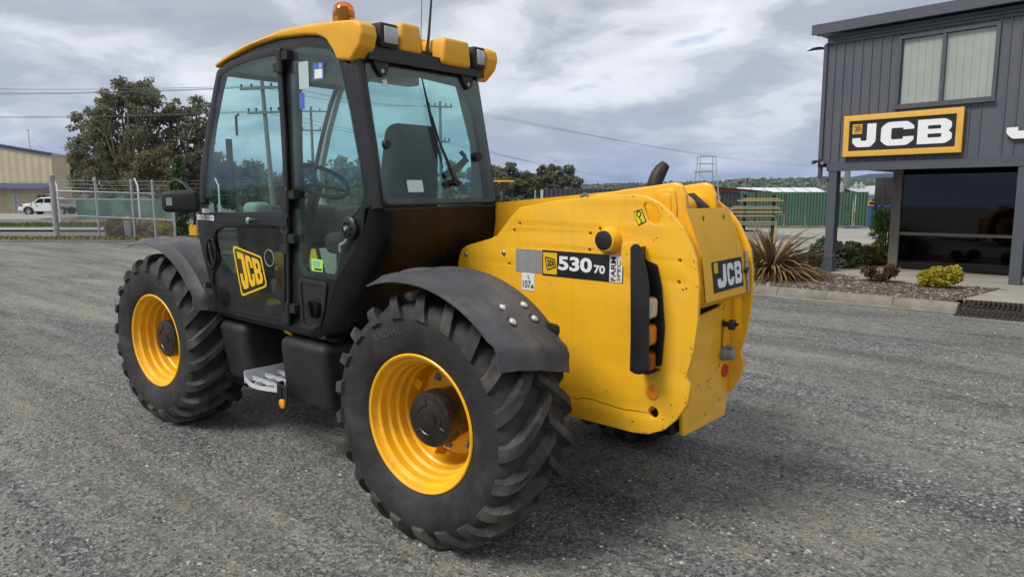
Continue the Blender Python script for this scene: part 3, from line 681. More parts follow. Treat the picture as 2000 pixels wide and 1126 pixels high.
SILV = pm('printed_metal_plate', (.40,.41,.41), .45, .5, var=.1, scale=30, dirt=(.2,.19,.16), dirt_amt=.3)
idp = plate('identity_plate', rect(-.035,1.252,.136,1.374), SILV, left_plate, ly, .0016, (), 0)
GREYV = pm('faint_print', (.30,.31,.32), .5)
mb = MB()
for k in range(6):
    z = 1.35-k*.015; mb.b2((-.01-.012*(k%3), DY+.0012, z), (-.095-.008*(k%2), DY+.0018, z+.004))
mb.build('plate_print', GREYV, left_plate, 0)
db = plate('noise_sticker', rect(.006,1.157,.092,1.249), WHITE, left_plate, ly, .0012, (), 0)
fit_text('sticker_print', '107', (.014,1.170,.066,1.208), BLACKV, left_plate, UP, .0)
fit_text('sticker_print', 'dB', (.068,1.170,.086,1.188), BLACKV, left_plate, UP, .0)
fit_text('sticker_print', 'L', (.048,1.220,.060,1.238), BLACKV, left_plate, UP, .01)
hk = [(.676,1.586),(.719,1.602),(.746,1.543),(.704,1.522)]
plate('hook_sticker', rnd(hk,.004,2), BLACKV, left_plate, ly, .0012, (), 0)
plate('hook_sticker_face', rnd([(.680,1.582),(.717,1.596),(.741,1.545),(.706,1.528)],.003,2), pm('sticker_yellow',(.80,.66,.02),.4), left_plate, lambda a,b,d: (-a, DY+.0014+d, b), .001, (), 0)
mb = MB(); mb.tube([(-.706+.011*math.cos(t),DY+.002,1.577+.013*math.sin(t)) for t in np.linspace(-1.4,4.6,14)], .003, 4)
mb.tube([(-.710,DY+.002,1.563),(-.713,DY+.002,1.552),(-.722,DY+.002,1.549),(-.724,DY+.002,1.541),(-.716,DY+.002,1.538)], .0028, 4); mb.build('hook_print', BLACKV, left_plate)

# ---- tail lamp guard
lamp = empty('tail_lamp_cluster', (-.80,.33,.85), TH)
def LP(o): o.parent = lamp; o.matrix_parent_inverse = Matrix.Translation((.80,-.33,-.85)); return o
G1 = rnd([(-.735,1.432),(-.757,1.452),(-.782,1.444),(-.800,1.395),(-.822,1.33),(-.836,1.259),(-.845,.897),(-.826,.862),(-.752,.866)], .02, 4)
LP(plate('lamp_guard', G1, BLKS, None, plane_y(.452), .006, (), .002))
G2 = rnd([(-.70,1.43),(-.735,1.39),(-.76,1.365),(-.812,1.350),(-.838,1.25),(-.860,1.06),(-.850,.875),(-.70,.875)], .02, 4)
LP(plate('lamp_backplate', G2, BLKS, None, plane_y(.339), .006, (), .002))
mb = MB(); mb.b2((-.745,.342,.862), (-.752,.449,1.43)); mb.b2((-.752,.342,.858), (-.846,.455,.864)); LP(mb.build('lamp_bracket', BLKS, None))
LP(plate('mounting_tab', rnd([(-.655,1.445),(-.74,1.455),(-.745,1.33),(-.70,1.30),(-.655,1.34)], .015, 3), YEL, None, plane_y(.395), .006, [ell(-.69,1.39,.008,n=10)], .001))
def lens(name, col, z, emis=0):
    m, t, b = nodes_of(name+'_plastic'); v = objvec(t)
    t.links.new(ramp(t, noise(t, 25, 4, .6, v), [(.3, tuple(c*.8 for c in col)), (.7, col)]), b.inputs['Base Color'])
    b.inputs['Roughness'].default_value = .12; b.inputs['Coat Weight'].default_value = .6
    w_ = t.nodes.new('ShaderNodeTexWave'); w_.inputs['Scale'].default_value = 60; w_.bands_direction = 'Z'; t.links.new(v, w_.inputs[0])
    bump(t, b, w_.outputs['Fac'], .25, .002)
    LP(rbox('lamp_base', (-.775,.396,z), (.05,.098,.118), BLKS, None, .012))
    LP(rbox(name, (-.812,.396,z), (.052,.082,.100), m, None, .024, 5))
lens('reversing_lamp_lens', (.55,.50,.42), 1.155); lens('indicator_lens', (.62,.20,.012), 1.030); lens('tail_lamp_lens', (.20,.010,.010), .905)
mb = MB(); mb.tube([(-.655,.345,1.36),(-.70,.36,1.28),(-.73,.37,1.20),(-.74,.38,1.12)], .006, 6); LP(mb.build('lamp_cable', BLKS, None))
ORL = pm('orange_reflector', (.80,.28,.01), .15, var=.1, coat=.5); REDL = pm('red_reflector', (.55,.015,.012), .15, var=.1, coat=.5)
def reflector(name, c, axis, r, mat, parent):
    mb = MB(); s = -1 if axis == 'X' else 1
    mb.lathe([(0,r),(.007*s,r),(.009*s,r*.8),(.009*s,.004)], c, axis, 24)
    for k in range(6):
        t = k*PI/3+.3; d = (.0095*s, r*.85*math.cos(t), r*.85*math.sin(t)) if axis == 'X' else (r*.85*math.cos(t), .0095*s, r*.85*math.sin(t))
        e = (.0095*s, 0, 0) if axis == 'X' else (0, .0095*s, 0)
        mb.tube([Vector(c)+Vector(e), Vector(c)+Vector(d)], .0012, 4)
    return mb.build(name, mat, parent, 40)
reflector('side_reflector', (-.803,.333,.742), 'Y', .032, ORL, TH)

# ---- rear panel, bent hatch, sockets
XR = -.905
rp = plate('rear_panel', rnd([(.222,.518),(-.262,.500),(-.286,.60),(-.286,1.20),(.24,1.20),(.24,.62)], .012, 3), YEL, TH, plane_x(XR), .02,
           [rnd([(.13,1.085),(-.15,1.10),(-.165,1.16),(.14,1.15)], .02, 3), rnd([(-.170,1.03),(-.205,1.03),(-.205,.835),(-.170,.835)], .017, 4),
            ell(-.02,.565,.010,n=12), ell(-.19,.60,.011,n=12), ell(-.165,.79,.010,.014,n=12), ell(-.185,1.085,.012,n=12)], .003)
b2('rear_liner', (-.88,-.285,.53), (-.86,.28,1.22), BLKG, TH)
HX = [(-.895,1.602),(-.980,1.384),(-1.008,1.178),(-.955,1.140)]
V = []
for lay in (0, .006):
    for (x, z) in HX:
        yl, yr = (.238,-.236) if z > 1.5 else (.232,-.238)
        if z < 1.15: yl, yr = .225, -.23
        V += [(x+lay, yl, z), (x+lay, yr, z-.004)]
F = []
for i in range(3):
    a = i*2; F += [(a,a+1,a+3,a+2),(8+a,8+a+2,8+a+3,8+a+1),(a,a+2,8+a+2,8+a),(a+1,8+a+1,8+a+3,a+3)]
F += [(0,8,9,1),(6,7,15,14)]
mb = MB(); mb.add(V, F); hatch = mb.build('rear_hatch', YEL, TH, 20)
def HM(a, b, d):            # a: 0 left .. 1 right across the hatch, b: 0 bottom .. 1 top of the lower leaf
    return (-1.008+.028*b-.0015+d*-1, .232-.47*a, 1.178+.206*b)
for s, (ya, yb) in ((0,(.236,.222)), (1,(-.242,-.228))):       # side flanges of the hatch
    plate('hatch_flange', rnd([(-.893,1.60),(-.978,1.384),(-1.006,1.18),(-.955,1.145),(-.93,1.35),(-.885,1.55)], .006, 2), YEL, hatch, plane_y((ya+yb)/2), .006, (), .001)
def hole(y, z, x, r=.010, name='hatch_slot'):
    mb = MB(); mb.lathe([(0,r*.6),(-.003,r*.6),(-.003,0)], (x,y,z), 'X', 12); mb.box((x-.001,y,z), (.003,r*.5,r*2.6)); mb.build(name, BLACKV, hatch)
hole(.10,1.555,-.916); hole(-.13,1.555,-.916)
plate('hatch_decal', [(.19,.16),(.93,.16),(.93,.86),(.19,.86)], BLACKV, hatch, HM, .0014, (), 0)
logo('hatch_letters', letters_wide(), [((.34,.77),(.50,.77),(.50,.25),(.34-.08,.25)),((.53,.77),(.69,.77),(.69,.25),(.53,.25)),((.72,.77),(.895,.77),(.895,.25),(.72,.25))], WHITE, hatch, lambda a,b,d: HM(a,b,d+.0022), .001)
plate('hatch_emblem', [(.225,.60),(.315,.60),(.315,.83),(.225,.83)], YELV, hatch, lambda a,b,d: HM(a,b,d+.0018), .001, (), 0)
mb = MB(); mb.tube([(-.990,-.247,1.380),(-1.014,-.249,1.180)], .009, 10)
for q in (.25,.5,.75): mb.tube([(-.990-.024*q-.003,-.247,1.38-.2*q+.004),(-.990-.024*q+.003,-.247,1.38-.2*q-.004)], .0105, 10)
mb.build('hatch_hinge', STEEL, hatch)
mb = MB(); mb.disc((-1.003,-.238,1.285), .016, .014, 'X', 14); mb.build('hatch_lock', BLACKV, hatch)
GREYP = pm('grey_socket_plastic', (.22,.22,.21), .45, var=.15, dirt=(.3,.27,.2), dirt_amt=.3)
mb = MB(); mb.lathe([(0,.036),(-.03,.036),(-.034,.030),(-.06,.028),(-.066,.02),(-.066,0)], (XR-.01,-.19,.852), 'X', 24); mb.box((XR-.05,-.19,.892), (.03,.03,.012)); mb.build('trailer_socket', GREYP, TH)
mb = MB(); mb.lathe([(0,.014),(-.03,.014),(-.032,.028),(-.055,.028),(-.06,.02),(-.06,0)], (XR-.01,-.195,1.005), 'X', 16); mb.tube([(XR-.06,-.195,1.005),(XR-.085,-.2,1.01)], .008, 6); mb.build('rear_valve_knob', BLKS, TH)
reflector('rear_reflector', (XR-.011,-.228,.752), 'X', .036, REDL, TH)
mb = MB()
for y, z, s in [(-.02,.74,.006),(-.045,.73,.005),(-.05,.70,.005),(-.03,.715,.004),(.05,.72,.004),(-.1,.82,.004),(.08,.74,.005),(-.2,1.1,.005),(-.06,.745,.007)]:
    mb.add([(XR-.0108, y+s*math.cos(k*1.05)*random.uniform(.6,1.4), z+s*math.sin(k*1.05)*random.uniform(.6,1.8)) for k in range(6)], [(0,1,2,3,4,5)])
mb.build('paint_chip', RUST, TH, 0)['kind'] = 'stuff'
# upper rear cross plate between the tail plates, above the hatch
b2('cross_member', (-.86,-.285,1.20), (-.80,.285,1.50), YEL, TH, .01, 2)

# ---- boom
BOOM = [(-.30,1.655),(-.502,1.688),(-.657,1.706),(-.770,1.722),(-.812,1.716),(-.838,1.66),(-.848,1.55),(-.84,1.42),(-.70,1.32),(-.3,1.35)]
bh = plate('boom_head', rnd(BOOM, .04, 4), YEL, TH, plane_y(.115), .035, [], .010)
plate('boom_stiffener', rnd([(-.68,1.685),(-.785,1.698),(-.80,1.60),(-.80,1.48),(-.73,1.45),(-.69,1.6)], .03, 4), YEL, bh, plane_y(.136), .018, [], .008)
plate('boom_stiffener', rnd([(-.705,1.665),(-.765,1.675),(-.775,1.60),(-.775,1.52),(-.735,1.50),(-.715,1.6)], .03, 4), YEL, bh, plane_y(.146), .012, [], .005)
bh2 = plate('boom_head', rnd(BOOM, .04, 4), YEL, TH, plane_y(-.215), .035, [], .010)
mb = MB(); mb.lathe([(-.20,.075),(.10,.075)], (-.74,0,1.59), n=32); mb.build('boom_pivot_tube', YEL, TH)
mb = MB(); mb.tube([(-.70,-.05,1.64),(-.78,-.06,1.652),(-.84,-.07,1.60),(-.85,-.07,1.5)], .022, 8); mb.tube([(-.70,-.10,1.63),(-.79,-.11,1.63),(-.845,-.11,1.58),(-.85,-.11,1.5)], .018, 8); mb.build('hydraulic_hose', PLAS, TH)
mb = MB()
V = []
for x, zt, zb in [(-.55,1.69,1.36),(-.05,1.645,1.30),(.9,1.565,1.22),(3.35,1.36,1.02)]:
    V += [(x,.085,zt),(x,-.20,zt),(x,-.20,zb),(x,.085,zb)] if x < 0 else [(x,.005,zt),(x,-.235,zt),(x,-.235,zb),(x,.005,zb)]
F = []
for i in range(3):
    for j in range(4): F.append((i*4+j, i*4+(j+1)%4, i*4+4+(j+1)%4, i*4+4+j))
F += [(0,3,2,1),(12,13,14,15)]
mb.add(V, F); boom = mb.build('boom', YEL, TH, 20)
mb = MB(); mb.lathe([(.086,.030),(.092,.030),(.092,.017),(.086,.017)], (-.235,0,1.64), n=20, close=True); mb.build('lifting_eye', STEEL, boom)
mb = MB(); mb.tube([(3.3,-.115,1.19),(3.55,-.115,1.08),(3.68,-.115,.75),(3.70,-.115,.5)], [.13,.12,.10,.09], 10); mb.build('boom_nose', YEL, TH)
mb = MB()
for z in (.42,.62,.85): mb.b2((3.74,-.60,z-.04), (3.80,.40,z+.04))
for y in (-.55,-.30,.10,.35): mb.b2((3.76,y-.03,.30), (3.82,y+.03,.92))
mb.build('fork_carriage', YEL, TH)
for y in (-.42,.22):
    mb = MB(); mb.b2((3.82,y-.06,.12), (3.87,y+.06,.80)); mb.b2((3.82,y-.06,.075), (5.0,y+.06,.12)); mb.build('fork', BLKS, TH)
# ---- engine cover and exhaust, right side
rbox('engine_cover', (.45,-.66,1.03), (2.0,.62,.72), YEL, TH, .08, 4, shape=lambda x,y,z: (x,y,z-.10*(x > 0)*(z > 0)))
mb = MB(); ex = [(-.262,-.60,1.35),(-.262,-.60,1.66),(-.265,-.604,1.70),(-.272,-.614,1.735),(-.281,-.626,1.770),(-.293,-.641,1.802),(-.309,-.661,1.832)]
mb.tube(ex, [.044]*5+[.040,.030], 16, cap=False); mb.tube(ex, [.040]*5+[.036,.026], 16, cap=False)
EXH = pm('sooty_steel_pipe', (.030,.028,.027), .55, .4, var=.3, scale=14, dirt=(.12,.05,.02), dirt_amt=.4, dirt_scale=9); mb.build('exhaust_pipe', EXH, TH)
# ---- underside
mb = MB(); mb.b2((-.55,-.28,.56),(3.1,.28,.74)); mb.build('chassis_frame', BLKS, TH)
for x in (0, 2.75):
    mb = MB(); mb.tube([(x,-.80,RT),(x,-.3,RT),(x,.3,RT),(x,.80,RT)], [.09,.12,.12,.09], 14); mb.lathe([(-.16,.0),(-.16,.12),(0,.19),(.16,.12),(.16,0)], (x,0,RT), 'X', 20); mb.build('axle', BLKS, TH)
b2('chassis_side', (.3,.30,.58), (2.5,.36,.84), YEL, TH, .01, 2)

# ================================================================ cab
CY = .94
S_OUT = [(1.911,2.416),(1.826,2.45),(1.499,2.498),(1.227,2.509),(.979,2.493),(.856,2.475),(.787,2.448),(.72,2.36),(.612,2.31),(.548,2.068),(.503,1.831),(.468,1.6),(.537,1.59),(.555,1.48),(.60,1.405),(.66,1.33),(.80,1.19),(.865,1.06),(.905,.96),(1.0,.885),(1.086,.860),(1.2,.862),(1.795,.863),(2.055,.859),(2.086,.883),(2.198,1.138),(2.318,1.408),(2.32,1.445),(2.307,1.487),(2.211,1.832),(2.094,2.095),(1.99,2.297)]
DOOR_H = [(1.885,2.39),(1.74,2.425),(1.5,2.445),(1.225,2.445),(1.215,2.0),(1.225,1.5),(1.245,1.2),(1.262,.905),(1.95,.895),(2.07,.895),(2.10,.96),(2.165,1.12),(2.255,1.36),(2.262,1.46),(2.165,1.82),(2.05,2.09),(1.945,2.29)]
QWIN = [(1.092,2.393),(1.019,2.401),(.779,2.361),(.729,2.323),(.702,2.282),(.64,2.089),(.575,1.826),(.548,1.673),(.590,1.605),(.661,1.558),(.723,1.47),(.778,1.303),(.819,1.224),(1.079,1.223),(1.111,1.265),(1.118,1.881)]
cabf = plate('cab_frame', rnd(S_OUT,.03,3), BLKS, TH, plane_y(CY-.02), .04, [rnd(DOOR_H,.05,4), rnd(QWIN,.035,4)], .006)
INNER = pm('cab_lining_grey', (.36,.35,.32), .7, var=.08, scale=8)
R_OUT = S_OUT
cabr = plate('cab_frame', rnd(S_OUT,.03,3), INNER, TH, plane_y(.05), .04, [rnd([(1.88,2.38),(1.5,2.42),(.86,2.40),(.735,2.30),(.62,1.95),(.60,1.62),(1.05,1.55),(2.15,1.55),(2.16,1.80),(2.04,2.09),(1.94,2.28)],.06,4)], .006)
plate('right_window', rnd([(1.90,2.40),(1.5,2.44),(.85,2.42),(.72,2.30),(.60,1.95),(.58,1.60),(1.05,1.53),(2.17,1.53),(2.18,1.80),(2.06,2.09),(1.96,2.29)],.06,4), GLS, TH, plane_y(.030), .005, (), 0)
# left rear corner post and wrap-round rear panel
mb = MB(); mb.tube([(.605,.905,2.33),(.588,.905,2.25),(.548,.905,2.05),(.503,.905,1.82),(.468,.905,1.59)], .036, 14); mb.build('corner_post', BLKS, cabf)
mb = MB(); mb.tube([(.605,.065,2.33),(.588,.065,2.25),(.548,.065,2.05),(.503,.065,1.82),(.468,.065,1.59)], .034, 14); mb.build('corner_post', BLKS, cabf)
ST = [((.434,1.596),(.500,1.60)),((.434,1.50),(.555,1.48)),((.450,1.41),(.60,1.405)),((.52,1.29),(.66,1.33)),((.66,1.13),(.80,1.19)),((.76,.99),(.865,1.06)),((.84,.89),(.905,.96)),((.95,.84),(1.0,.885)),((1.08,.82),(1.086,.853))]
V = []; F = []; m = 10
for (rx, rz), (sx, sz) in ST:
    V += [(rx,.03,rz),(rx,.45,rz)]
    for k in range(m-2):
        t = k/(m-3)*PI/2; V.append((rx+(sx-rx)*(1-math.cos(t)), .84+.098*math.sin(t), rz+(sz-rz)*(1-math.cos(t))))
for i in range(len(ST)-1):
    for j in range(m-1): F.append((i*m+j, i*m+j+1, (i+1)*m+j+1, (i+1)*m+j))
mb = MB(); mb.add(V, F); mb.build('rear_body_panel', BLKG, TH, 50)
mb = MB(); mb.b2((.424,.05,1.584),(.434,.90,1.592)); mb.build('panel_seam', PLAS, TH)
# rear window
def rw(a, b, d): return (.435+.1948*(b-1.6)+d, a, b)
plate('rear_window_frame', rnd([(.905,2.335),(.915,1.60),(.035,1.60),(.045,2.335)],.03,4), BLKG, TH, rw, .016,
      [rnd([(.893,2.21),(.855,2.250),(.529,2.287),(.238,2.268),(.18,2.242),(.144,2.15),(.102,1.771),(.096,1.66),(.13,1.632),(.855,1.642),(.900,1.68)],.035,4)], .003)
rwin = plate('rear_window', rnd([(.893,2.325),(.903,1.612),(.047,1.612),(.057,2.325)],.04,5), GLS, TH, lambda a,b,d: rw(a,b,d-.012), .005, (), 0)
for y in (.80,.165):
    mb = MB(); V2 = [(y+.055,2.36),(y-.055,2.36),(y-.045,2.30),(y-.02,2.262),(y+.012,2.262),(y+.04,2.31)]
    plate('window_hinge', rnd(V2,.012,3), PLAS, rwin, lambda a,b,d: rw(a,b,d-.024), .016, (), .003)
    mb.lathe([(0,.010),(-.006,.010),(-.006,0)], (.435+.1948*(2.285-1.6)-.03,y,2.285), 'X', 10); mb.build('hinge_bolt', STEEL, rwin)
def rp_(y, z, d=.03): return Vector((.435+.1948*(z-1.6)-d, y, z))
mb = MB(); mb.tube([rp_(.525,2.28,.028), rp_(.50,2.08,.026), rp_(.485,1.93,.026), rp_(.465,1.80,.026)], [.004,.010,.010,.004], 6); mb.build('wiper_blade', BLACKV, rwin)
mb = MB(); mb.tube([rp_(.50,2.08,.036), rp_(.478,1.95,.04), rp_(.425,1.78,.05), rp_(.405,1.72,.05)], [.005,.006,.012,.016], 6)
mb.tube([rp_(.405,1.72,.0), rp_(.405,1.72,.07)], .018, 12); mb.tube([rp_(.455,1.715,.0), rp_(.455,1.715,.03)], .014, 10); mb.build('wiper_arm', BLKS, rwin)
mb = MB(); mb.tube([rp_(.835,1.915,.012), rp_(.835,1.915,.03)], [.026,.02], 16); mb.build('window_knob', PLAS, rwin)
mb = MB(); mb.tube([rp_(.175,1.87,.0), rp_(.175,1.87,.045)], .026, 14); mb.build('window_knob', PLAS, rwin)
mb = MB(); mb.tube([Vector((.53,.19,1.86)), Vector((.56,.25,1.80)), Vector((.58,.33,1.76))], [.02,.022,.018], 8); mb.tube([Vector((.53,.20,1.87)), Vector((.54,.23,1.90))], .012, 8); mb.build('window_stay', BLKS, rwin)
PAPER = pm('pale_sticker', (.55,.66,.64), .6, var=.05)
plate('window_sticker', rnd([(.735,1.735),(.625,1.735),(.625,1.672),(.735,1.672)],.008,2), PAPER, rwin, lambda a,b,d: rw(a,b,d-.017), .001, (), 0)
plate('window_sticker', rnd([(.80,2.24),(.77,2.25),(.765,2.215),(.79,2.21)],.002,2), PAPER, rwin, lambda a,b,d: rw(a,b,d-.017), .001, (), 0)

# ---- side glazing and stickers
plate('quarter_window', rnd([(1.13,2.43),(1.0,2.44),(.78,2.40),(.70,2.33),(.615,2.08),(.555,1.82),(.525,1.66),(.56,1.60),(.64,1.545),(.70,1.46),(.755,1.30),(.79,1.20),(1.10,1.20),(1.14,1.25),(1.145,1.88)],.035,4), GLS, TH, plane_y(CY+.004), .005, (), 0)
GREYG = pm('pale_green_film', (.42,.55,.52), .5, var=.05)
def sideq(name, q, mat, y, parent=TH): return plate(name, [tuple(p) for p in q], mat, parent, plane_y(y), .001, (), 0)
sideq('cab_sticker', [(1.055,2.365),(.965,2.362),(.966,2.225),(1.056,2.222)], GREYG, CY+.008)
BLUV = pm('blue_sticker', (.06,.13,.45), .45, var=.05)
sideq('cab_sticker', [(.925,2.345),(.828,2.34),(.832,2.255),(.928,2.258)], BLUV, CY+.008)
sideq('cab_sticker', [(.908,2.312),(.84,2.31),(.842,2.263),(.910,2.265)], pm('sticker_cream',(.7,.7,.6),.5), CY+.0095)
fit_text('sticker_print', '5', (-.866,2.318,-.846,2.338), WHITE, TH, lambda a,b,d: (-a, CY+.0095+d, b), .01)
sideq('cab_sticker', [(1.060,2.205),(1.012,2.202),(1.016,2.115),(1.062,2.118)], BLUV, CY+.008)
LIME = pm('lime_sticker', (.42,.78,.12), .45, var=.06)
sideq('cab_sticker', [(1.01,1.305),(.905,1.302),(.908,1.235),(1.012,1.236)], LIME, CY+.008)
sideq('sticker_print', [(.995,1.295),(.93,1.294),(.932,1.262),(.996,1.263)], pm('sticker_teal',(.25,.5,.35),.5), CY+.0095)
sideq('sticker_print', [(.985,1.252),(.915,1.252),(.915,1.242),(.985,1.242)], BLACKV, CY+.0095)

# ---- door
DO = [(1.905,2.405),(1.75,2.443),(1.5,2.463),(1.205,2.465),(1.19,2.0),(1.20,1.5),(1.222,1.2),(1.242,.882),(1.95,.875),(2.075,.876),(2.12,.955),(2.183,1.12),(2.278,1.365),(2.284,1.465),(2.185,1.83),(2.07,2.095),(1.963,2.30)]
DWIN = [(1.858,2.368),(1.734,2.400),(1.507,2.420),(1.248,2.422),(1.239,2.14),(1.233,1.847),(1.247,1.565),(1.699,1.545),(2.205,1.530),(2.178,1.609),(2.042,1.99),(1.907,2.285)]
DLOW = [(2.013,1.420),(1.932,1.442),(1.361,1.462),(1.287,1.452),(1.250,1.425),(1.260,1.179),(1.280,.952),(1.303,.926),(1.955,.917),(2.058,.922),(2.112,1.073),(2.098,1.129),(2.038,1.188),(2.012,1.233),(2.050,1.328),(2.040,1.392)]
door = plate('door', rnd(DO,.05,4), BLKS, TH, plane_y(CY+.013), .022, [rnd(DWIN,.035,4), rnd(DLOW,.03,4)], .005)
plate('door_window', rnd([(1.875,2.38),(1.74,2.412),(1.507,2.432),(1.238,2.434),(1.229,2.14),(1.223,1.847),(1.237,1.555),(1.699,1.535),(2.218,1.520),(2.19,1.609),(2.054,1.99),(1.92,2.29)],.035,4), GLS, door, plane_y(CY+.020), .005, (), 0)
plate('lower_door_glass', rnd([(2.025,1.430),(1.935,1.452),(1.361,1.472),(1.282,1.462),(1.240,1.43),(1.250,1.179),(1.270,.945),(1.30,.916),(1.955,.907),(2.068,.912),(2.124,1.073),(2.108,1.135),(2.048,1.194),(2.024,1.236),(2.062,1.328),(2.052,1.395)],.03,4), GLSD, door, plane_y(CY+.019), .005, (), 0)
rub = MB(); ring = rnd([(2.018,1.424),(1.935,1.446),(1.361,1.466),(1.285,1.456),(1.246,1.427),(1.256,1.179),(1.276,.95),(1.301,.922),(1.955,.913),(2.062,.918),(2.117,1.073),(2.103,1.131),(2.043,1.191),(2.018,1.234),(2.055,1.328),(2.046,1.393)],.03,4)
rub.tube([(a,CY+.0245,b) for a, b in ring+ring[:1]], .006, 6); rub.build('glass_seal', BLKG, door)
mb = MB(); mb.b2((1.20,CY+.024,1.475),(2.27,CY+.034,1.522)); mb.build('door_rail', BLKS, door)
mb = MB(); mb.lathe([(.024,.012),(.045,.012),(.05,.02),(.06,.02),(.064,.012),(.064,0)], (1.565,CY+.01,1.498), n=14); mb.build('door_stop_knob', CHROME, door)
for i, x in enumerate((2.255,2.195,2.135,2.08)):
    sideq('door_label', [(x,1.515),(x-.05,1.515),(x-.05,1.482),(x,1.482)], WHITE, CY+.036, door)
    sideq('label_print', [(x-.008,1.508),(x-.04,1.508),(x-.04,1.492),(x-.008,1.492)], pm('label_amber',(.62,.42,.05),.5) if i < 2 else SILV, CY+.0375, door)
sideq('door_label', [(2.195,1.558),(2.10,1.556),(2.10,1.527),(2.20,1.528)], WHITE, CY+.026, door)
# recessed pull
hd = plate('door_handle', ell(2.106,1.268,.074,.112,32,.10), BLKG, door, plane_y(CY+.031), .014, [ell(2.100,1.268,.050,.086,32,.10)], .005)
plate('handle_cup', ell(2.100,1.268,.052,.088,32,.10), BLACKV, door, plane_y(CY+.020), .006, (), 0)
mb = MB(); mb.tube([(2.128,CY+.026,1.34),(2.108,CY+.032,1.28),(2.082,CY+.026,1.20)], [.008,.013,.008], 8); mb.build('handle_lever', BLKS, door)
# hinges
for z, h in ((2.38,.115),(1.628,.11),(1.378,.12),(.972,.12)):
    x = 1.168 if z > 2 else (1.164 if z > 1.5 else (1.184 if z > 1.2 else 1.206))
    mb = MB(); mb.tube([(x+.018,CY+.036,z-h/2),(x+.018,CY+.036,z+h/2)], .017, 12); mb.tube([(x+.018,CY+.036,z+h/2),(x+.018,CY+.036,z+h/2+.012)], [.012,.006], 8)
    mb.b2((x+.02,CY+.022,z-h*.45),(x+.085,CY+.042,z-h*.05)); mb.b2((x-.055,CY+.0,z+h*.05),(x+.02,CY+.040,z+h*.45)); mb.build('door_hinge', PLAS, door)
# badge on the lower glass: yellow frame and slab letters, running towards -X
Q = [(-1.843,1.336),(-1.507,1.283),(-1.455,1.106),(-1.760,1.013)]
LD = lambda a,b,d: (-a, CY+.0235+d, b)
def inset(q, t):
    cx = sum(p[0] for p in q)/4; cz = sum(p[1] for p in q)/4; return [(cx+(p[0]-cx)*(1-t), cz+(p[1]-cz)*(1-t*1.05)) for p in q]
plate('badge_frame', rnd(Q,.030,4), YELV, door, LD, .001, [rnd(inset(Q,.085),.026,4)], 0)
logo('badge_letters', letters_slab(), quad_cells(inset(Q,.17), [(.02,.05,.335,.96),(.365,.05,.645,.96),(.675,.05,.985,.96)]), YELV, door, LD, .001)
mb = MB(); mb.lathe([(.018,.052),(.022,.052),(.022,.047),(.018,.047)], (1.42,CY+.003,1.28), n=28, close=True); mb.build('glass_disc', SILV, door)
# knob boss and filler panel behind the door
mb = MB(); mb.lathe([(.0,.062),(.022,.062),(.030,.052),(.034,.035),(.034,0)], (.648,CY,1.487), n=32)
for k in range(6): mb.lathe([(.03,.008),(.040,.008),(.042,0)], (.648+.032*math.cos(k*PI/3),CY,1.487+.032*math.sin(k*PI/3)), n=8)
wk = mb.build('window_latch', BLKS, TH)
mb = MB(); mb.lathe([(.034,.012),(.046,.010),(.046,0)], (.648,CY,1.487), n=14)
mb.tube([(.662,CY+.02,1.43),(.690,CY+.026,1.405),(.716,CY+.026,1.398),(.722,CY+.024,1.36)], .009, 6); mb.build('latch_lever', SILV, wk)
fp = plate('filler_surround', rnd([(1.142,1.185),(.872,1.180),(.905,1.02),(.95,.925),(1.02,.892),(1.142,.882)],.025,4), PLAS, TH, plane_y(CY+.006), .014, [rnd([(1.122,1.160),(.905,1.152),(.935,1.02),(.97,.95),(1.03,.915),(1.11,.908)],.025,4)], .004)
plate('filler_recess', rnd([(1.13,1.17),(.90,1.16),(.93,1.02),(.965,.945),(1.03,.91),(1.12,.90)],.02,4), BLACKV, fp, plane_y(CY-.006+.010), .004, (), 0)
mb = MB(); mb.lathe([(.0,.052),(.012,.054),(.034,.048),(.036,0)], (.985,CY+.004,1.022), n=28); mb.box((.985,CY+.046,1.022), (.020,.022,.09), Matrix.Rotation(.25,3,'Y')); mb.build('filler_cap', BLKG, fp)
mb = MB(); mb.b2((.86,CY-.003,1.190),(1.13,CY+.004,1.198)); mb.build('panel_seam', PLAS, TH)

# ---- roof
RTOP = [(1.935,2.42),(1.912,2.452),(1.605,2.516),(1.183,2.552),(.906,2.543),(.734,2.534),(.70,2.53),(.70,2.44),(.787,2.450),(.856,2.477),(.979,2.495),(1.227,2.511),(1.499,2.500),(1.826,2.452)]
ROOFP = pm('roof_yellow_plastic', (.78,.39,.018), .48, var=.04, scale=4, dirt=(.35,.2,.06), dirt_amt=.2, dirt_scale=5)
roof = plate('roof', rnd(RTOP,.03,4), ROOFP, TH, plane_y(.455), .86, (), .012)
RIMP = [(1.935,2.42),(1.912,2.452),(1.605,2.516),(1.183,2.552),(.906,2.543),(.734,2.532),(.56,2.515),(.505,2.490),(.494,2.441),(.514,2.385),(.590,2.322),(.700,2.338),(.735,2.39),(.787,2.448),(.856,2.477),(.979,2.495),(1.227,2.511),(1.499,2.500),(1.826,2.452)]
plate('roof_rim', rnd(RIMP,.03,4), ROOFP, roof, plane_y(.910), .106, (), .016)
plate('roof_rim', rnd(RIMP,.03,4), ROOFP, roof, plane_y(-.010), .094, (), .016)
b2('roof_lining', (.66,.06,2.40), (1.86,.90,2.445), INNER, TH, .01, 2)
hb = MB(); hb.b2((.535,.03,2.335),(.72,.885,2.405)); hb.b2((.60,.03,2.40),(.72,.885,2.44)); hb.build('roof_header', BLKS, TH)
rbox('roof_duct', (.68,.600,2.475), (.30,.165,.150), ROOFP, roof, .022, 3, shape=lambda x,y,z: (x, y*(1-.18*(z > 0)), z))
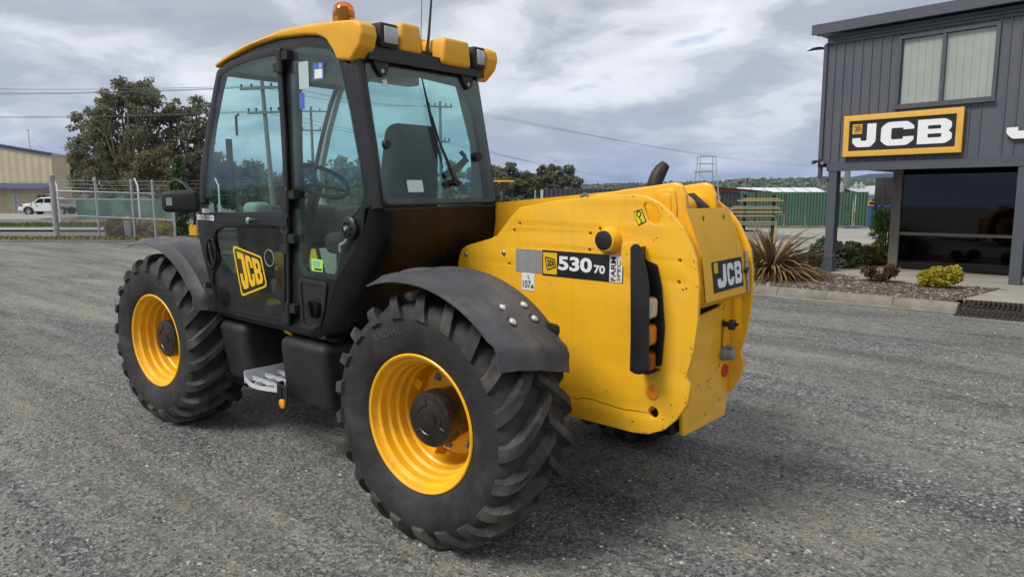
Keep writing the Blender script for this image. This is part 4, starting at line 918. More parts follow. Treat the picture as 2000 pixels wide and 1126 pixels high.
rbox('roof_duct', (.67,.275,2.445), (.32,.235,.145), ROOFP, roof, .022, 3, shape=lambda x,y,z: (x, y*(1-.15*(z > 0)), z))
mb = MB()
LENS = pm('clear_lamp_lens', (.42,.43,.44), .08, .3, var=.2, scale=30, bmp=.5, bscale=70, bdist=.004, coat=.6)
for y, z, wd in ((.765,2.462,.125),(.088,2.442,.105)):
    wl = rbox('work_lamp', (.565,y,z), (.11,wd,.122), PLAS, roof, .018, 3)
    rbox('lamp_lens', (.508,y-.004,z), (.016,wd-.036,.084), LENS, wl, .007, 2)
    mb = MB(); mb.b2((.58,y-.05,z-.085),(.64,y+.05,z-.058)); mb.build('lamp_foot', BLKS, wl)
# beacon
bc = Vector((.90,.755,2.545)); mb = MB(); mb.lathe([(0,.066),(.022,.066),(.028,.060),(.028,0)], bc, 'Z', 28); beacon = mb.build('beacon_base', BLKS, roof)
AMB, t_, b_ = nodes_of('amber_dome'); b_.inputs['Base Color'].default_value = (1,.33,.01,1); b_.inputs['Transmission Weight'].default_value = .9; b_.inputs['Roughness'].default_value = .06; b_.inputs['IOR'].default_value = 1.35
t_.links.new(ramp(t_, noise(t_, 9, 3, .5, objvec(t_)), [(.3,(1,.46,.03)),(.7,(1,.60,.06))]), b_.inputs['Base Color'])
mb = MB(); pr = [(.028,.062),(.09,.060),(.118,.052),(.134,.036),(.140,.015),(.141,0)]; mb.lathe(pr, bc, 'Z', 32); mb.lathe([(a-.004 if r < .06 else a, max(0,r-.004)) for a, r in pr], bc, 'Z', 32); mb.build('beacon_dome', AMB, beacon, 60)
mb = MB(); mb.lathe([(.028,.018),(.06,.018),(.062,.028),(.066,.028),(.07,.010),(.075,0)], bc, 'Z', 16); mb.box(bc+Vector((.012,0,.085)), (.008,.036,.034)); mb.build('beacon_lamp', BLKS, beacon)
# antennas
mb = MB(); a0 = Vector((.62,.405,2.425)); mb.tube([a0, a0+Vector((0,0,.02)), a0+Vector((0,-.003,.05)), a0+Vector((0,-.012,.10)), a0+Vector((.0,-.05,.40)), a0+Vector((0,-.085,.65))], [.022,.014,.009,.008,.005,.003], 8); mb.build('antenna', BLKS, roof)
mb = MB(); a0 = Vector((.60,.475,2.425)); mb.tube([a0, a0+Vector((0,0,.03)), a0+Vector((0,-.003,.05)), a0+Vector((0,-.02,.35)), a0+Vector((0,-.035,.65))], [.012,.010,.0025,.002,.0015], 6); mb.build('antenna', BLKS, roof)

# ---- front screen, floor, interior
mb = MB(); 
for y in (.915,.055): mb.tube([(1.91,y,2.40),(2.0,y,2.27),(2.10,y,2.08),(2.215,y,1.82),(2.30,y,1.5),(2.30,y,1.42),(2.19,y,1.12),(2.08,y,.88)], .028, 10)
mb.build('front_pillar', BLKS, TH)
mb = MB(); mb.tube([(1.90,.05,2.41),(1.90,.92,2.41)], .035, 10); mb.build('front_header', BLKS, TH)
V = [(x+.012,y,z) for x, z in [(1.91,2.40),(2.0,2.27),(2.10,2.08),(2.215,1.82),(2.30,1.5),(2.30,1.42),(2.19,1.12),(2.08,.88)] for y in (.06,.91)]
mb = MB(); mb.add(V, [(2*i,2*i+1,2*i+3,2*i+2) for i in range(7)]); mb.build('windscreen', GLS, TH)
b2('cab_floor', (.95,.05,.84), (2.08,.92,.872), PLAS, TH)
SEAT = pm('seat_cloth', (.020,.022,.030), .85, var=.3, scale=30, bmp=.2, bscale=200)
seat = empty('seat', (.9,.45,1.0), TH)
def SP(o): o.parent = seat; o.matrix_parent_inverse = Matrix.Translation((-.9,-.45,-1.0)); return o
SP(rbox('backrest', (.79,.445,1.70), (.13,.46,.70), SEAT, None, .06, 4, shape=lambda x,y,z: (x-.08*(z > 0), y*(1-.25*(z > 0)), z)))
SP(rbox('cushion', (1.02,.445,1.36), (.50,.50,.13), SEAT, None, .05, 4)); SP(b2('seat_base', (.85,.25,.88), (1.2,.64,1.30), PLAS, None, .02, 2))
SP(rbox('armrest', (.98,.17,1.50), (.36,.08,.06), SEAT, None, .02, 3))
stw = MB(); c = Vector((1.52,.515,1.735)); ax = Vector((-.55,0,.83)).normalized(); e1 = Vector((0,1,0)); e2 = ax.cross(e1)
stw.tube([c+(e1*math.cos(t)+e2*math.sin(t))*.185 for t in np.linspace(0,2*PI,33)], .015, 8, cap=False)
for t in (.3, 2.4, 4.5): stw.tube([c-ax*.03, c+(e1*math.cos(t)+e2*math.sin(t))*.18], .010, 6)
stw.build('steering_wheel', PLAS, TH)
mb = MB(); mb.tube([c-ax*.02, c-ax*.25, Vector((1.80,.515,1.2)), Vector((1.85,.515,.87))], [.03,.04,.07,.09], 10); mb.build('steering_column', PLAS, TH)
TAN = pm('dash_tan', (.20,.13,.05), .6, var=.1)
rbox('dashboard', (1.93,.48,1.42), (.22,.74,.30), PLAS, TH, .05, 3, shape=lambda x,y,z: (x-.04*(z < 0), y, z))
rbox('side_console', (1.35,.135,1.33), (.95,.14,.46), PLAS, TH, .03, 3)
rbox('side_console', (1.80,.80,1.35), (.16,.14,.50), INNER, TH, .04, 3)
for x, z in ((1.02,1.66),(1.06,1.585)):
    mb = MB(); mb.lathe([(.205,.042),(.222,.042),(.222,.034),(.214,.034),(.214,0)], (x,0,z), n=24); mb.build('gauge', CHROME, TH)
mb = MB(); mb.tube([(1.25,.17,1.54),(1.24,.18,1.68)], .012, 8); mb.lathe([(0,.01),(.02,.024),(.06,.024),(.08,0)], (1.24,.18,1.67), 'Z', 12); mb.build('joystick', PLAS, TH)
mb = MB(); mb.tube([(1.98,.86,1.55),(1.99,.86,1.75),(2.0,.86,1.9),(2.0,.86,2.0)], .02, 8); mb.tube([(1.93,.84,2.02),(1.93,.84,2.14),(1.90,.84,2.15)], .008, 6); mb.build('grab_handle', PLAS, TH)
mb = MB(); mb.tube([(1.85,.62,1.58),(1.62,.64,1.88)], .010, 6); mb.build('wiper_lever', PLAS, TH)
for y in (.42, .60):
    mb = MB(); mb.box((1.86,y,.95), (.16,.09,.012), Matrix.Rotation(-.5,3,'Y')); mb.build('pedal', ALU, TH)
# sun blind strip and roof bar seen through the side glass
b2('roof_bar', (1.05,.07,2.33), (1.15,.90,2.40), INNER, TH, .01, 2)

# ---- mirror
MR = Matrix.Rotation(math.radians(-36),3,'Z')
mir = rbox('mirror', (2.19,1.105,1.605), (.085,.225,.150), PLAS, TH, .032, 4, M=MR, shape=lambda x,y,z: (x, y, z*(1-.10*(y > 0))))
mb = MB(); mb.tube([(2.135,1.035,1.607),(2.17,.98,1.607),(2.25,.95,1.60)], [.022,.022,.024], 10); mb.build('mirror_arm', FEND, mir)
mb = MB(); p0 = Vector((2.19,1.105,1.605))+MR @ Vector((-.044,.062,.0)); mb.box(p0, (.003,.035,.050), MR); mb.build('mirror_label', SILV, mir)
mb = MB(); mb.tube([(2.32,.93,1.60),(2.42,.97,1.72),(2.48,.99,1.74),(2.56,.99,1.72),(2.58,.99,1.62)], .014, 8); mb.build('mirror_bar', BLKS, TH)

# ---- tanks and step
def tank(name, x0, x1, y0, y1, z0, z1, tx):
    return rbox(name, ((x0+x1)/2,(y0+y1)/2,(z0+z1)/2), (x1-x0,y1-y0,z1-z0), PLAS, TH, .055, 5,
                shape=lambda x,y,z: (x+(tx if z < 0 else 0)*(1 if x > 0 else .2), y-(.05 if (z < 0 and y > 0) else 0), z))
tank('battery_box', 1.80, 2.13, .42, .955, .415, .815, -.03); tk = tank('fuel_tank', .93, 1.395, .36, .955, .395, .810, .03)
mb = MB(); mb.lathe([(0,.05),(.025,.05),(.03,.04),(.03,0)], (1.02,.80,.805), 'Z', 20); mb.build('tank_cap', BLKS, tk)
b2('step_backing', (1.40,.40,.45), (1.80,.44,.85), BLACKV, TH)
mb = MB(); mb.tube([(1.35,.88,.815),(1.42,.88,.825)], .01, 6); mb.tube([(1.84,.86,.83),(1.90,.86,.835)], .01, 6); mb.build('yellow_bracket', YEL, TH)
mb = MB()   # serrated tread
XS0, XS1 = 1.40, 1.79
for y in (.62,.72,.82,.91):
    mb.b2((XS0,y-.0035,.458),(XS1,y+.0035,.478))
    n = 16
    for k in range(n):
        x = XS0+(k+.5)*(XS1-XS0)/n; mb.add([(x-.008,y-.005,.478),(x+.008,y-.005,.478),(x+.004,y-.005,.490),(x-.004,y-.005,.490),(x-.008,y+.005,.478),(x+.008,y+.005,.478),(x+.004,y+.005,.490),(x-.004,y+.005,.490)], [(0,1,2,3),(4,7,6,5),(3,2,6,7),(1,5,6,2),(0,3,7,4)])
for x in (1.53,1.66): mb.b2((x-.005,.60,.452),(x+.005,.96,.476))
arc = [(XS0+(XS1-XS0)*q, .955+.05*math.sin(PI*q)) for q in np.linspace(0,1,11)]
for (xa,ya),(xb,yb) in zip(arc[:-1],arc[1:]): mb.add([(xa,ya,.456),(xb,yb,.456),(xb,yb,.482),(xa,ya,.482),(xa,ya-.008,.456),(xb,yb-.008,.456),(xb,yb-.008,.482),(xa,ya-.008,.482)], [(0,1,2,3),(4,7,6,5),(3,2,6,7),(0,4,5,1)])
mb.b2((XS1-.004,.60,.445),(XS1+.004,.96,.525)); mb.build('step', pm('bright_tread_metal',(.70,.72,.75),.4,.3,var=.08,scale=25), TH, 20)
b2('step_bracket', (1.375,.93,.37), (1.392,.975,.53), BLKS, TH); 
plate('step_hanger', rnd([(1.395,.525),(1.29,.515),(1.285,.40),(1.31,.37),(1.36,.375),(1.395,.43)],.015,3), BLKS, TH, plane_y(.968), .006, [rnd([(1.35,.50),(1.335,.50),(1.335,.42),(1.35,.42)],.006,2)], .001)
mb = MB(); mb.lathe([(0,.029),(.010,.029),(.014,.022),(.014,.004)], (1.332,.973,.405), 'Y', 24); mb.build('side_reflector', ORL, TH)
sideq('step_label', [(1.58,.80),(1.54,.80),(1.54,.77),(1.58,.77)], WHITE, .445)
# ================================================================ plants
LEAFG = island_mat('eucalypt_leaves', [(0.,(.08,.095,.056)),(.45,(.165,.18,.112)),(.8,(.26,.268,.178)),(1.,(.36,.33,.23))], .55, .45)
LEAFB = island_mat('bronzed_eucalypt_leaves', [(0.,(.09,.095,.056)),(.5,(.19,.178,.105)),(.85,(.28,.23,.13)),(1.,(.38,.27,.145))], .55, .45)
LEAFD = island_mat('dark_leaves', [(0.,(.04,.06,.034)),(.5,(.085,.115,.062)),(1.,(.17,.20,.11))], .55, .35)
LEAFL = island_mat('bright_hedge_leaves', [(0.,(.07,.13,.028)),(.5,(.15,.25,.06)),(1.,(.28,.38,.11))], .55, .4)
LEAFY = island_mat('golden_leaves', [(0.,(.14,.13,.012)),(.4,(.42,.36,.03)),(1.,(.66,.56,.08))], .55, .3)
LEAFR = island_mat('purple_brown_leaves', [(0.,(.030,.014,.010)),(.5,(.085,.040,.026)),(1.,(.16,.085,.05))], .6, .2)
BARK = pm('pale_gum_bark', (.20,.165,.13), .85, var=.3, scale=3, dirt=(.08,.065,.05), dirt_amt=.7, dirt_scale=2, bmp=.4, bscale=12, bdist=.02)
TWIG = pm('brown_twig', (.07,.05,.035), .9, var=.2)
def leaf_cloud(mb, centres, per, spread, size, g, droop=.0, aspect=1.9, flat=.75):
    for c, rr in centres:
        k = max(3, int(per*rr)); c = np.array(c)
        d = g.normal(0, 1, (k, 3)); d /= np.linalg.norm(d, axis=1)[:, None]+1e-9; rad = g.uniform(.25, 1., k)**.6*spread*rr
        P = c+d*rad[:, None]*np.array([1, 1, flat])
        for p in P:
            n = Vector(g.normal(0, 1, 3)); n.normalize(); a = n.orthogonal().normalized(); b_ = n.cross(a)
            t = g.uniform(0, 2*PI); u = a*math.cos(t)+b_*math.sin(t)
            if droop: u = (u+Vector((0, 0, -droop))).normalized()
            v = n.cross(u)
            if v.length < 1e-4: continue
            v.normalize(); s = size*g.uniform(.6, 1.5); p = Vector(p)
            mb.add([p-u*s, p+v*s/aspect, p+u*s, p-v*s/aspect], [(0, 1, 2, 3)])
def tree(name, label, base, h, lobes, leaves=(LEAFG,), seed=1, leaf=.22, per=34, sub=.45, trunk_r=.22, clumps=16, group=None, droop=.5, stems=1, bare=.3):
    """lobes: (dx, dy, height fraction, radius) crown masses; limbs run from the trunk to every lobe"""
    g = np.random.default_rng(seed); root = empty(name, base); tag(root, label, 'tree', group)
    mb = MB(); fork = bare*h
    for st_ in range(stems):
        ox = (st_-(stems-1)/2)*trunk_r*1.6
        mb.tube([(ox, 0, -.4), (ox*1.1, 0, fork*.5), (ox*1.6+g.normal()*.12, g.normal()*.12, fork)], [trunk_r*1.15, trunk_r*.85, trunk_r*.7], 8)
    for dx, dy, hf, r in lobes:
        e = Vector((dx, dy, hf*h)); s0 = Vector((0, 0, fork*.9)); m1 = s0.lerp(e, .5)+Vector((g.normal()*.25, g.normal()*.25, -.05*h*abs(g.normal())))
        mb.tube([s0, m1, e], [trunk_r*.55, trunk_r*.34, trunk_r*.12], 6)
        for k in range(4):
            q = e+Vector(g.normal(0, r*.5, 3)); mb.tube([m1.lerp(e, .6), q], [trunk_r*.16, trunk_r*.05], 4)
    mb.build('trunk', BARK, root, 60)
    for li, mt in enumerate(leaves):
        cb = MB()
        for i, (dx, dy, hf, r) in enumerate(lobes):
            if i % len(leaves) != li: continue
            cs = []
            for k in range(int(clumps*max(1, r))):
                d = g.normal(0, 1, 3); d /= np.linalg.norm(d)+1e-9; q = g.uniform(.35, 1.)**.5*r
                cs.append(((dx+d[0]*q, dy+d[1]*q, hf*h+d[2]*q*.85), g.uniform(.6, 1.3)))
            leaf_cloud(cb, cs, per, sub, leaf, g, droop)
        cb.build('crown', mt, root, 0, fix=False)
    return root
def lobes_for(w, h0, h1, n, r, seed, depth=.7, ):
    g = np.random.default_rng(seed); out_ = []
    for k in range(n):
        hf = h0+(h1-h0)*(k+.5)/n; ww = w*(1-.62*((hf-.5)/.5)**2 if hf > .5 else .72+.28*hf/.5)
        a = k*2.4+g.uniform(0, .8); q = math.sqrt(g.uniform(.15, 1.))
        # local x is across the view
        ld, sd = math.cos(a)*q*ww/2, math.sin(a)*q*ww/2*depth
        p = RH*ld+FH*sd; out_.append((p.x, p.y, hf, r*g.uniform(.75, 1.25)))
    return out_
TG = 'trees behind the wire gate'
def at_px(p_, s, dz=0.): return VW(px(p_, s)*.992, s, dz)
tree('gum_tree', 'tallest dense gum tree with bronzed foliage behind the wire gate', at_px(262, 56), 11.2, lobes_for(6.4,.20,.92,30,1.0,3), (LEAFG, LEAFB, LEAFG), 5, .105, 62, .46, .30, 13, TG, stems=3, bare=.12)
tree('gum_tree', 'wide gum tree leaning left at the edge of the bronzed tree', at_px(207, 58), 9.4, lobes_for(4.1,.15,.90,20,.85,9), (LEAFG, LEAFB), 8, .105, 62, .44, .26, 13, TG, stems=2, bare=.12)
tree('gum_tree', 'gum tree half hidden behind the front of the cab', at_px(368, 57), 9.8, lobes_for(4.6,.15,.93,22,.9,12), (LEAFG, LEAFG, LEAFB), 15, .105, 62, .44, .26, 13, TG, stems=2, bare=.12)
tree('gum_tree', 'low brown gum sapling in front of the taller gum trees', at_px(296, 51), 5.2, lobes_for(3.0,.2,.92,9,.75,22), (LEAFB,), 25, .11, 55, .42, .16, 16, TG, bare=.2)
tree('gum_tree', 'small far gum tree beside the tan shed', at_px(150, 84), 6.6, lobes_for(5.2,.45,.95,11,.95,31), (LEAFG,), 35, .26, 22, .6, .22, 9, TG, bare=.35)
tree('gum_tree', 'dark far tree peeping past the corner of the tan shed', at_px(112, 90), 6.2, lobes_for(3.6,.4,.95,8,1.0,33), (LEAFD,), 37, .26, 22, .6, .22, 9, TG, bare=.35)
TR = 'row of gum trees beyond the yard'
for i, (p_, hh, ww, lab) in enumerate([(985,6.1,4.6,'gum tree with open crown right beside the cab corner'),(1019,4.7,3.0,'small round gum tree second from the cab in the far row'),(1046,4.6,2.4,'narrow bushy gum tree in the middle of the far row'),(1068,5.9,3.8,'tall gum tree with twin pale stems in the far row'),(1104,5.6,4.0,'rightmost big gum tree of the far row with layered crown')]):
    tree('gum_tree', lab, at_px(p_, 95), hh, lobes_for(ww,.42,.96,11,.72,40+i), (LEAFG,), 50+i, .15, 46, .42, .12, 13, TR, stems=2 if i == 3 else 1, bare=.38)
tree('gum_tree', 'low gum sapling at the right end of the far row', at_px(1127, 95), 3.3, lobes_for(1.8,.35,.95,5,.5,48), (LEAFG,), 58, .2, 24, .45, .08, 12, TR)
for i, (p_, hh, ww, s) in enumerate([(420,4.6,4.2,62),(470,4.9,5.0,60),(520,3.9,4.2,63),(640,4.2,4.6,60),(690,4.8,4.4,61),(740,4.0,4.0,64),(790,4.2,4.5,66),(900,5.4,6.0,80),(945,5.2,4.8,82)]):
    tree('roadside_tree', ['pale tree seen through the front of the door glass','bushy tree seen low in the middle of the door glass','low tree seen through the rear of the door glass','tree seen low behind the steering wheel','tree seen through the rear of the quarter window','low tree seen just left of the seat','low tree hidden mostly behind the seat','wide tree seen right of the wiper arm','tree seen at the right edge of the rear window'][i], at_px(p_, s), hh, lobes_for(ww,.25,.95,10,.9,70+i), (LEAFG,) if i % 3 else (LEAFD,), 80+i, .24, 22, .6, .16, 9, 'trees seen through the cab', bare=.3)
# scrub under the far row
def shrub(name, label, base, lobes, leaf, mat, seed, per=60, sub=.16, twigs=18, group=None, clumps=30, droop=0., aspect=1.7, twigmat=None):
    g = np.random.default_rng(seed); root = empty(name, base); tag(root, label, 'shrub', group)
    tw = MB(); cs = []
    for dx, dy, dz, r in lobes:
        for k in range(clumps):
            d = g.normal(0, 1, 3); d /= np.linalg.norm(d)+1e-9; q = r*g.uniform(.45, 1.)**.5; c = (dx+d[0]*q, dy+d[1]*q, max(.04, dz+d[2]*q*.85)); cs.append((c, g.uniform(.6, 1.2)))
    for c, _ in cs[::max(1, len(cs)//twigs)]: tw.tube([(c[0]*.1, c[1]*.1, -.03), (c[0]*.5, c[1]*.5, c[2]*.55), c], [.012, .009, .004], 4)
    tw.build('stems', twigmat or TWIG, root, 60)
    cb = MB(); leaf_cloud(cb, cs, per, sub, leaf, g, droop, aspect, 1.); cb.build('foliage', mat, root, 0, fix=False); return root
for i, (p_, s, w_) in enumerate([(965,92,2.2),(1005,90,2.6),(1040,91,2.4),(1080,90,2.6),(1115,92,1.8)]):
    shrub('roadside_scrub', ['dark scrub next to the cab corner under the far gums','dark scrub under the second far gum tree','dark scrub under the narrow middle gum tree','dark scrub under the tall twin stemmed gum','dark scrub under the rightmost far gum tree'][i], at_px(p_, s), [(RH.x*k*w_*.5, RH.y*k*w_*.5, .8, .9) for k in (-1.5,-.5,.5,1.5)], .2, LEAFD, 100+i, 16, .5, 8, 'scrub under the far gum trees', 14)
# by the office
def Z(x, y, dz=.105): return (x, y, gz(x, y)+dz)
shrub('round_shrub', 'dark green rounded shrub left of the grey porch post', Z(2.10,-12.75), [(.12,0,.24,.33),(-.28,.05,.24,.34),(.02,.1,.36,.28)], .030, LEAFD, 7, 60, .09, 20, None, 70)
shrub('round_shrub', 'smaller olive brown shrub just behind the grey porch post', Z(1.72,-13.6), [(.05,0,.25,.30),(-.15,.05,.20,.24)], .028, island_mat('olive_leaves', [(0.,(.03,.03,.012)),(.6,(.085,.078,.03)),(1.,(.16,.12,.05))], .6, .2), 8, 60, .09, 20, None, 60)
shrub('golden_shrub', 'bright yellow leafed low shrub on the mulch', Z(-.38,-10.22), [(.04,0,.17,.19),(-.16,.03,.22,.15),(.20,0,.14,.12)], .020, LEAFY, 9, 60, .055, 18, None, 70)
shrub('purple_shrub', 'small purple brown twiggy shrub on the mulch', Z(.60,-10.5), [(0,0,.14,.18),(-.18,0,.20,.11),(.17,0,.17,.11)], .021, LEAFR, 10, 16, .06, 44, None, 42, twigmat=pm('red_twig',(.10,.05,.035),.9))
hg_ = empty('clipped_hedge', Z(1.28,-14.4)); tag(hg_, 'bright green clipped hedge column beside the office window wall', 'hedge'); g = np.random.default_rng(3); cs = []
for k in range(420):
    x, y, z = g.uniform(-.26,.26), g.uniform(-.5,.5), g.uniform(.05,1.16); f = g.integers(0, 5)
    if f == 0: x = -.26
    elif f == 1: x = .26
    elif f == 2: y = .5
    elif f == 3: z = 1.16
    else: y = -.5
    cs.append(((x, y, z), g.uniform(.7, 1.2)))
cb = MB(); leaf_cloud(cb, cs, 26, .09, .026, g); cb.build('foliage', LEAFL, hg_, 0, fix=False); mb = MB()
for k in range(5): mb.tube([(0,-.4+k*.2,-.05),(.0,-.4+k*.2,1.0)], .015, 5)
mb.build('stems', TWIG, hg_)
shrub('red_tipped_shrub', 'small shrub with red and yellow tips at the hedge foot', Z(1.40,-13.75), [(0,0,.20,.16),(-.1,0,.12,.12)], .024, island_mat('red_tip_leaves', [(0.,(.06,.10,.02)),(.5,(.16,.17,.03)),(.75,(.35,.10,.03)),(1.,(.5,.35,.05))], .5, .3), 12, 40, .06, 12, None, 40)
FLAXB = island_mat('bronze_flax_blades', [(0.,(.07,.055,.038)),(.3,(.17,.115,.07)),(.6,(.29,.175,.10)),(.82,(.22,.18,.085)),(1.,(.46,.31,.14))], .55, .2)
FLAXO = island_mat('dry_orange_blades', [(0.,(.16,.09,.035)),(.5,(.33,.18,.06)),(1.,(.46,.30,.10))], .6, .15)
def flax(name, label, base, H, n, wd, seed, spread=1., mats=(FLAXB, FLAXO)):
    g = np.random.default_rng(seed); root = empty(name, base); tag(root, label, 'plant')
    for mi, mt in enumerate(mats):
        mb = MB()
        for k in range(n if mi == 0 else int(n*.75)):
            a = g.uniform(0, 2*PI); L_ = H*g.uniform(.7, 1.25)*(1 if mi == 0 else .8); up = g.uniform(.35, 1.45) if mi == 0 else g.uniform(-.25, .75); d = Vector((math.cos(a), math.sin(a), 0)); side = Vector((-d.y, d.x, 0))
            p = Vector((d.x*.08, d.y*.08, .02 if mi == 0 else .10)); pts = []; e = up; w0 = wd*g.uniform(.6, 1.2); tw_ = g.uniform(-.5, .5)
            for i in range(8):
                pts.append((p.copy(), w0*(1-(i/7.3)**2.2)*(.7+.5*min(1, i/2)))); st_ = L_/7; p = p+(d*math.cos(e)*spread+Vector((0, 0, math.sin(e))))*st_; e -= g.uniform(.05, .30)
                if p.z < .02: p.z = .02+.01*g.random()
            V = []
            for i, (q, w_) in enumerate(pts): s2 = (side*math.cos(tw_*i/7)+Vector((0, 0, 1))*math.sin(tw_*i/7)); V += [q-s2*w_, q-Vector((0, 0, w_*.5)), q+s2*w_]
            mb.add(V, [f for i in range(7) for f in ((i*3, i*3+1, i*3+4, i*3+3), (i*3+1, i*3+2, i*3+5, i*3+4))])
        tag(mb.build('leaves' if mi == 0 else 'dry_leaves', mt, root, 0, fix=False), kind='stuff')
    return root
flax('flax_plant', 'big bronze flax clump with drooping orange lower blades at the kerb', Z(2.36,-10.0), 1.12, 330, .023, 5)
flax('flax_plant', 'brown flax clump behind the wire gate', VW(*(lambda p_, s: (px(p_, s)*.99, s))(258, 29.3)), 1.25, 150, .030, 6)
shrub('yellow_shrub', 'round yellow green bush left of the flax behind the gate', at_px(222, 28.3), [(0,0,.40,.42),(.3,-.1,.38,.36),(-.25,.05,.34,.32)], .05, island_mat('olive_gold_leaves', [(0.,(.06,.06,.012)),(.5,(.20,.17,.03)),(1.,(.34,.28,.05))], .6, .2), 14, 40, .14, 10, None, 50)
shrub('yellow_shrub', 'bright yellow bush right of the flax behind the gate', at_px(311, 29.6), [(0,0,.38,.42),(.28,-.2,.34,.34),(-.2,.2,.3,.3)], .05, LEAFY, 16, 40, .14, 10, None, 50)
cyp = empty('cypress', at_px(352, 30)); tag(cyp, 'thin dark green pencil cypress beside the cab mirror', 'tree'); g = np.random.default_rng(8); cs = []
for k in range(300):
    z = g.uniform(.05, 3.35); r = .27*(1 if z < 2.3 else max(.1, 1-(z-2.3)/1.2)); a = g.uniform(0, 2*PI); cs.append(((r*math.cos(a)*g.uniform(.5,1), r*math.sin(a)*g.uniform(.5,1), z), g.uniform(.6,1.1)))
cb = MB(); leaf_cloud(cb, cs, 18, .13, .06, g, -.8); cb.build('crown', island_mat('cypress_leaves', [(0.,(.03,.06,.02)),(.6,(.06,.115,.036)),(1.,(.11,.18,.06))], .7, .3), cyp, 0, fix=False)
mb = MB(); mb.tube([(0,0,-.1),(0,0,3.2)], [.07,.02], 6); mb.build('trunk', BARK, cyp)

# ================================================================ left background
def vroot(name, label, cat, l, s, group=None, rz=0.):
    r = empty(name, VW(l, s)); r.rotation_euler = (0, 0, ROTV+rz); return tag(r, label, cat, group)       # local x to the right, y away
GALV = pm('galvanised_pipe', (.40,.42,.43), .5, .5, var=.15, scale=6, dirt=(.22,.20,.17), dirt_amt=.4, dirt_scale=3)
MESHW = pm('wire_mesh', (.30,.31,.31), .55, .4, var=.1)
RUSTP = pm('weathered_post', (.34,.34,.34), .7, .2, var=.2, scale=4, dirt=(.25,.16,.11), dirt_amt=.6, dirt_scale=2.5)
gate = tag(empty('wire_gate', (28.51,-6.27,gz(28.51,-6.27))), 'tall galvanised pipe gate with chain mesh and barbed wire at the yard entrance', 'gate')
GA, GB = Vector((0,0,0)), Vector((24.3-28.51,-8.88+6.27, gz(24.3,-8.88)-gz(28.51,-6.27))); gd = (GB-GA)
def gp_(q, z): return GA+gd*q+Vector((0,0,z))
def zt(q, a, b): return a+(b-a)*q
for q, ht, r, mt in ((0,2.45,.10,RUSTP),(.365,2.36,.042,GALV),(.665,2.27,.042,GALV),(.84,2.25,.042,GALV),(1.0,2.15,.042,GALV)):
    mb = MB(); mb.tube([gp_(q,-.2), gp_(q,ht)], r, 10); mb.tube([gp_(q,ht), gp_(q,ht+.02)], [r*1.1, r*.5], 10); mb.build('post', mt, gate)
for a, b_, q1 in ((1.87,1.74,.86),(1.55,1.53,.86),(.95,.77,1.),(.06,.05,1.)):
    mb = MB(); mb.tube([gp_(q, zt(q,a,b_)) for q in np.linspace(0,q1,6)], .026, 8); mb.build('rail', GALV, gate)
mb = MB()      # diamond mesh
n = 64; H0, H1 = .08, 1.84; LEN = gd.length; step = LEN/n
k2 = int((H1-H0)/step)
for i in range(-k2, n+1):
    for sg in (1, -1):
        a, b_ = (i*step, H0), (i*step+(H1-H0), H1)
        if sg < 0: a, b_ = (i*step+(H1-H0), H0), (i*step, H1)
        pts = []
        for t in (0, 1): pts.append([a[0]+(b_[0]-a[0])*t, a[1]+(b_[1]-a[1])*t])
        (x0, z0), (x1, z1) = pts; m_ = (z1-z0)/(x1-x0)
        if x0 > x1: x0, z0, x1, z1 = x1, z1, x0, z0
        if x0 < 0: z0 += -x0*m_; x0 = 0
        if x1 > LEN: z1 -= (x1-LEN)*m_; x1 = LEN
        if x1 <= x0: continue
        mb.tube([gp_(x0/LEN, z0)+Vector((0,.03,0)), gp_(x1/LEN, z1)+Vector((0,.03,0))], .0052, 3, cap=False)
tag(mb.build('chain_mesh', MESHW, gate, 0, fix=False), kind='stuff')
for z in (1.98,2.12,2.26):
    mb = MB(); mb.tube([gp_(q, z-.09*q+.02*math.sin(9*q)) for q in np.linspace(0,1,14)], .0035, 4)
    for q in np.linspace(.02,.98,40): mb.tube([gp_(q, z-.09*q+.02*math.sin(9*q)-.02), gp_(q, z-.09*q+.02*math.sin(9*q)+.02)], .003, 3)
    mb.build('barbed_wire', MESHW, gate)
bf = vroot('wire_fence', 'far boundary fence of white cranked posts and barbed wire behind the gate', 'fence', px(120,43), 43)
for i, dx in enumerate((0,2.4,4.9,7.3,9.8)):
    mb = MB(); mb.tube([(dx,0,-.2),(dx,0,2.35),(dx-.22,.1,2.8)], .05, 6); mb.build('post', WHITE if i % 2 == 0 else GALV, bf)
for z in (.4,1.1,1.8,2.2,2.45,2.65): mb = MB(); mb.tube([(-3,0,z),(12,0,z)], .005, 4); mb.build('wire', MESHW, bf)
sc_ = vroot('shade_cloth', 'green shade cloth screen strung behind the gate', 'screen', px(155,45), 45)
V = [(i*.25, .12*math.sin(i*.9), h*(1-.12*math.sin(i*.55)**2)) for i in range(25) for h in (.25, 1.75)]
mb = MB(); mb.add(V, [(2*i,2*i+2,2*i+3,2*i+1) for i in range(24)]); mb.build('cloth', pm('green_shade_cloth',(.085,.20,.165),.9,var=.25,scale=2), sc_)
for dx in (0,3,6): mb = MB(); mb.tube([(dx,.05,-.1),(dx,.05,1.85)], .03, 6); mb.build('post', GALV, sc_)
def rub_reg(g):
    p = VW(px(g.uniform(128,230), 44), 44+g.uniform(-.6,.6)); return (p.x, p.y)
tag(scatter('rubble', 420, rub_reg, lambda g, P: g.uniform(.05,.20,len(P)), island_mat('rubble_mix', [(0.,(.10,.085,.07)),(.5,(.25,.17,.11)),(.8,(.36,.15,.09)),(1.,(.45,.42,.36))]), lambda x, y: gz(x,y)+.12, .9, 6), 'heap of broken brick and timber rubble beyond the gate', 'rubble', kind='stuff')
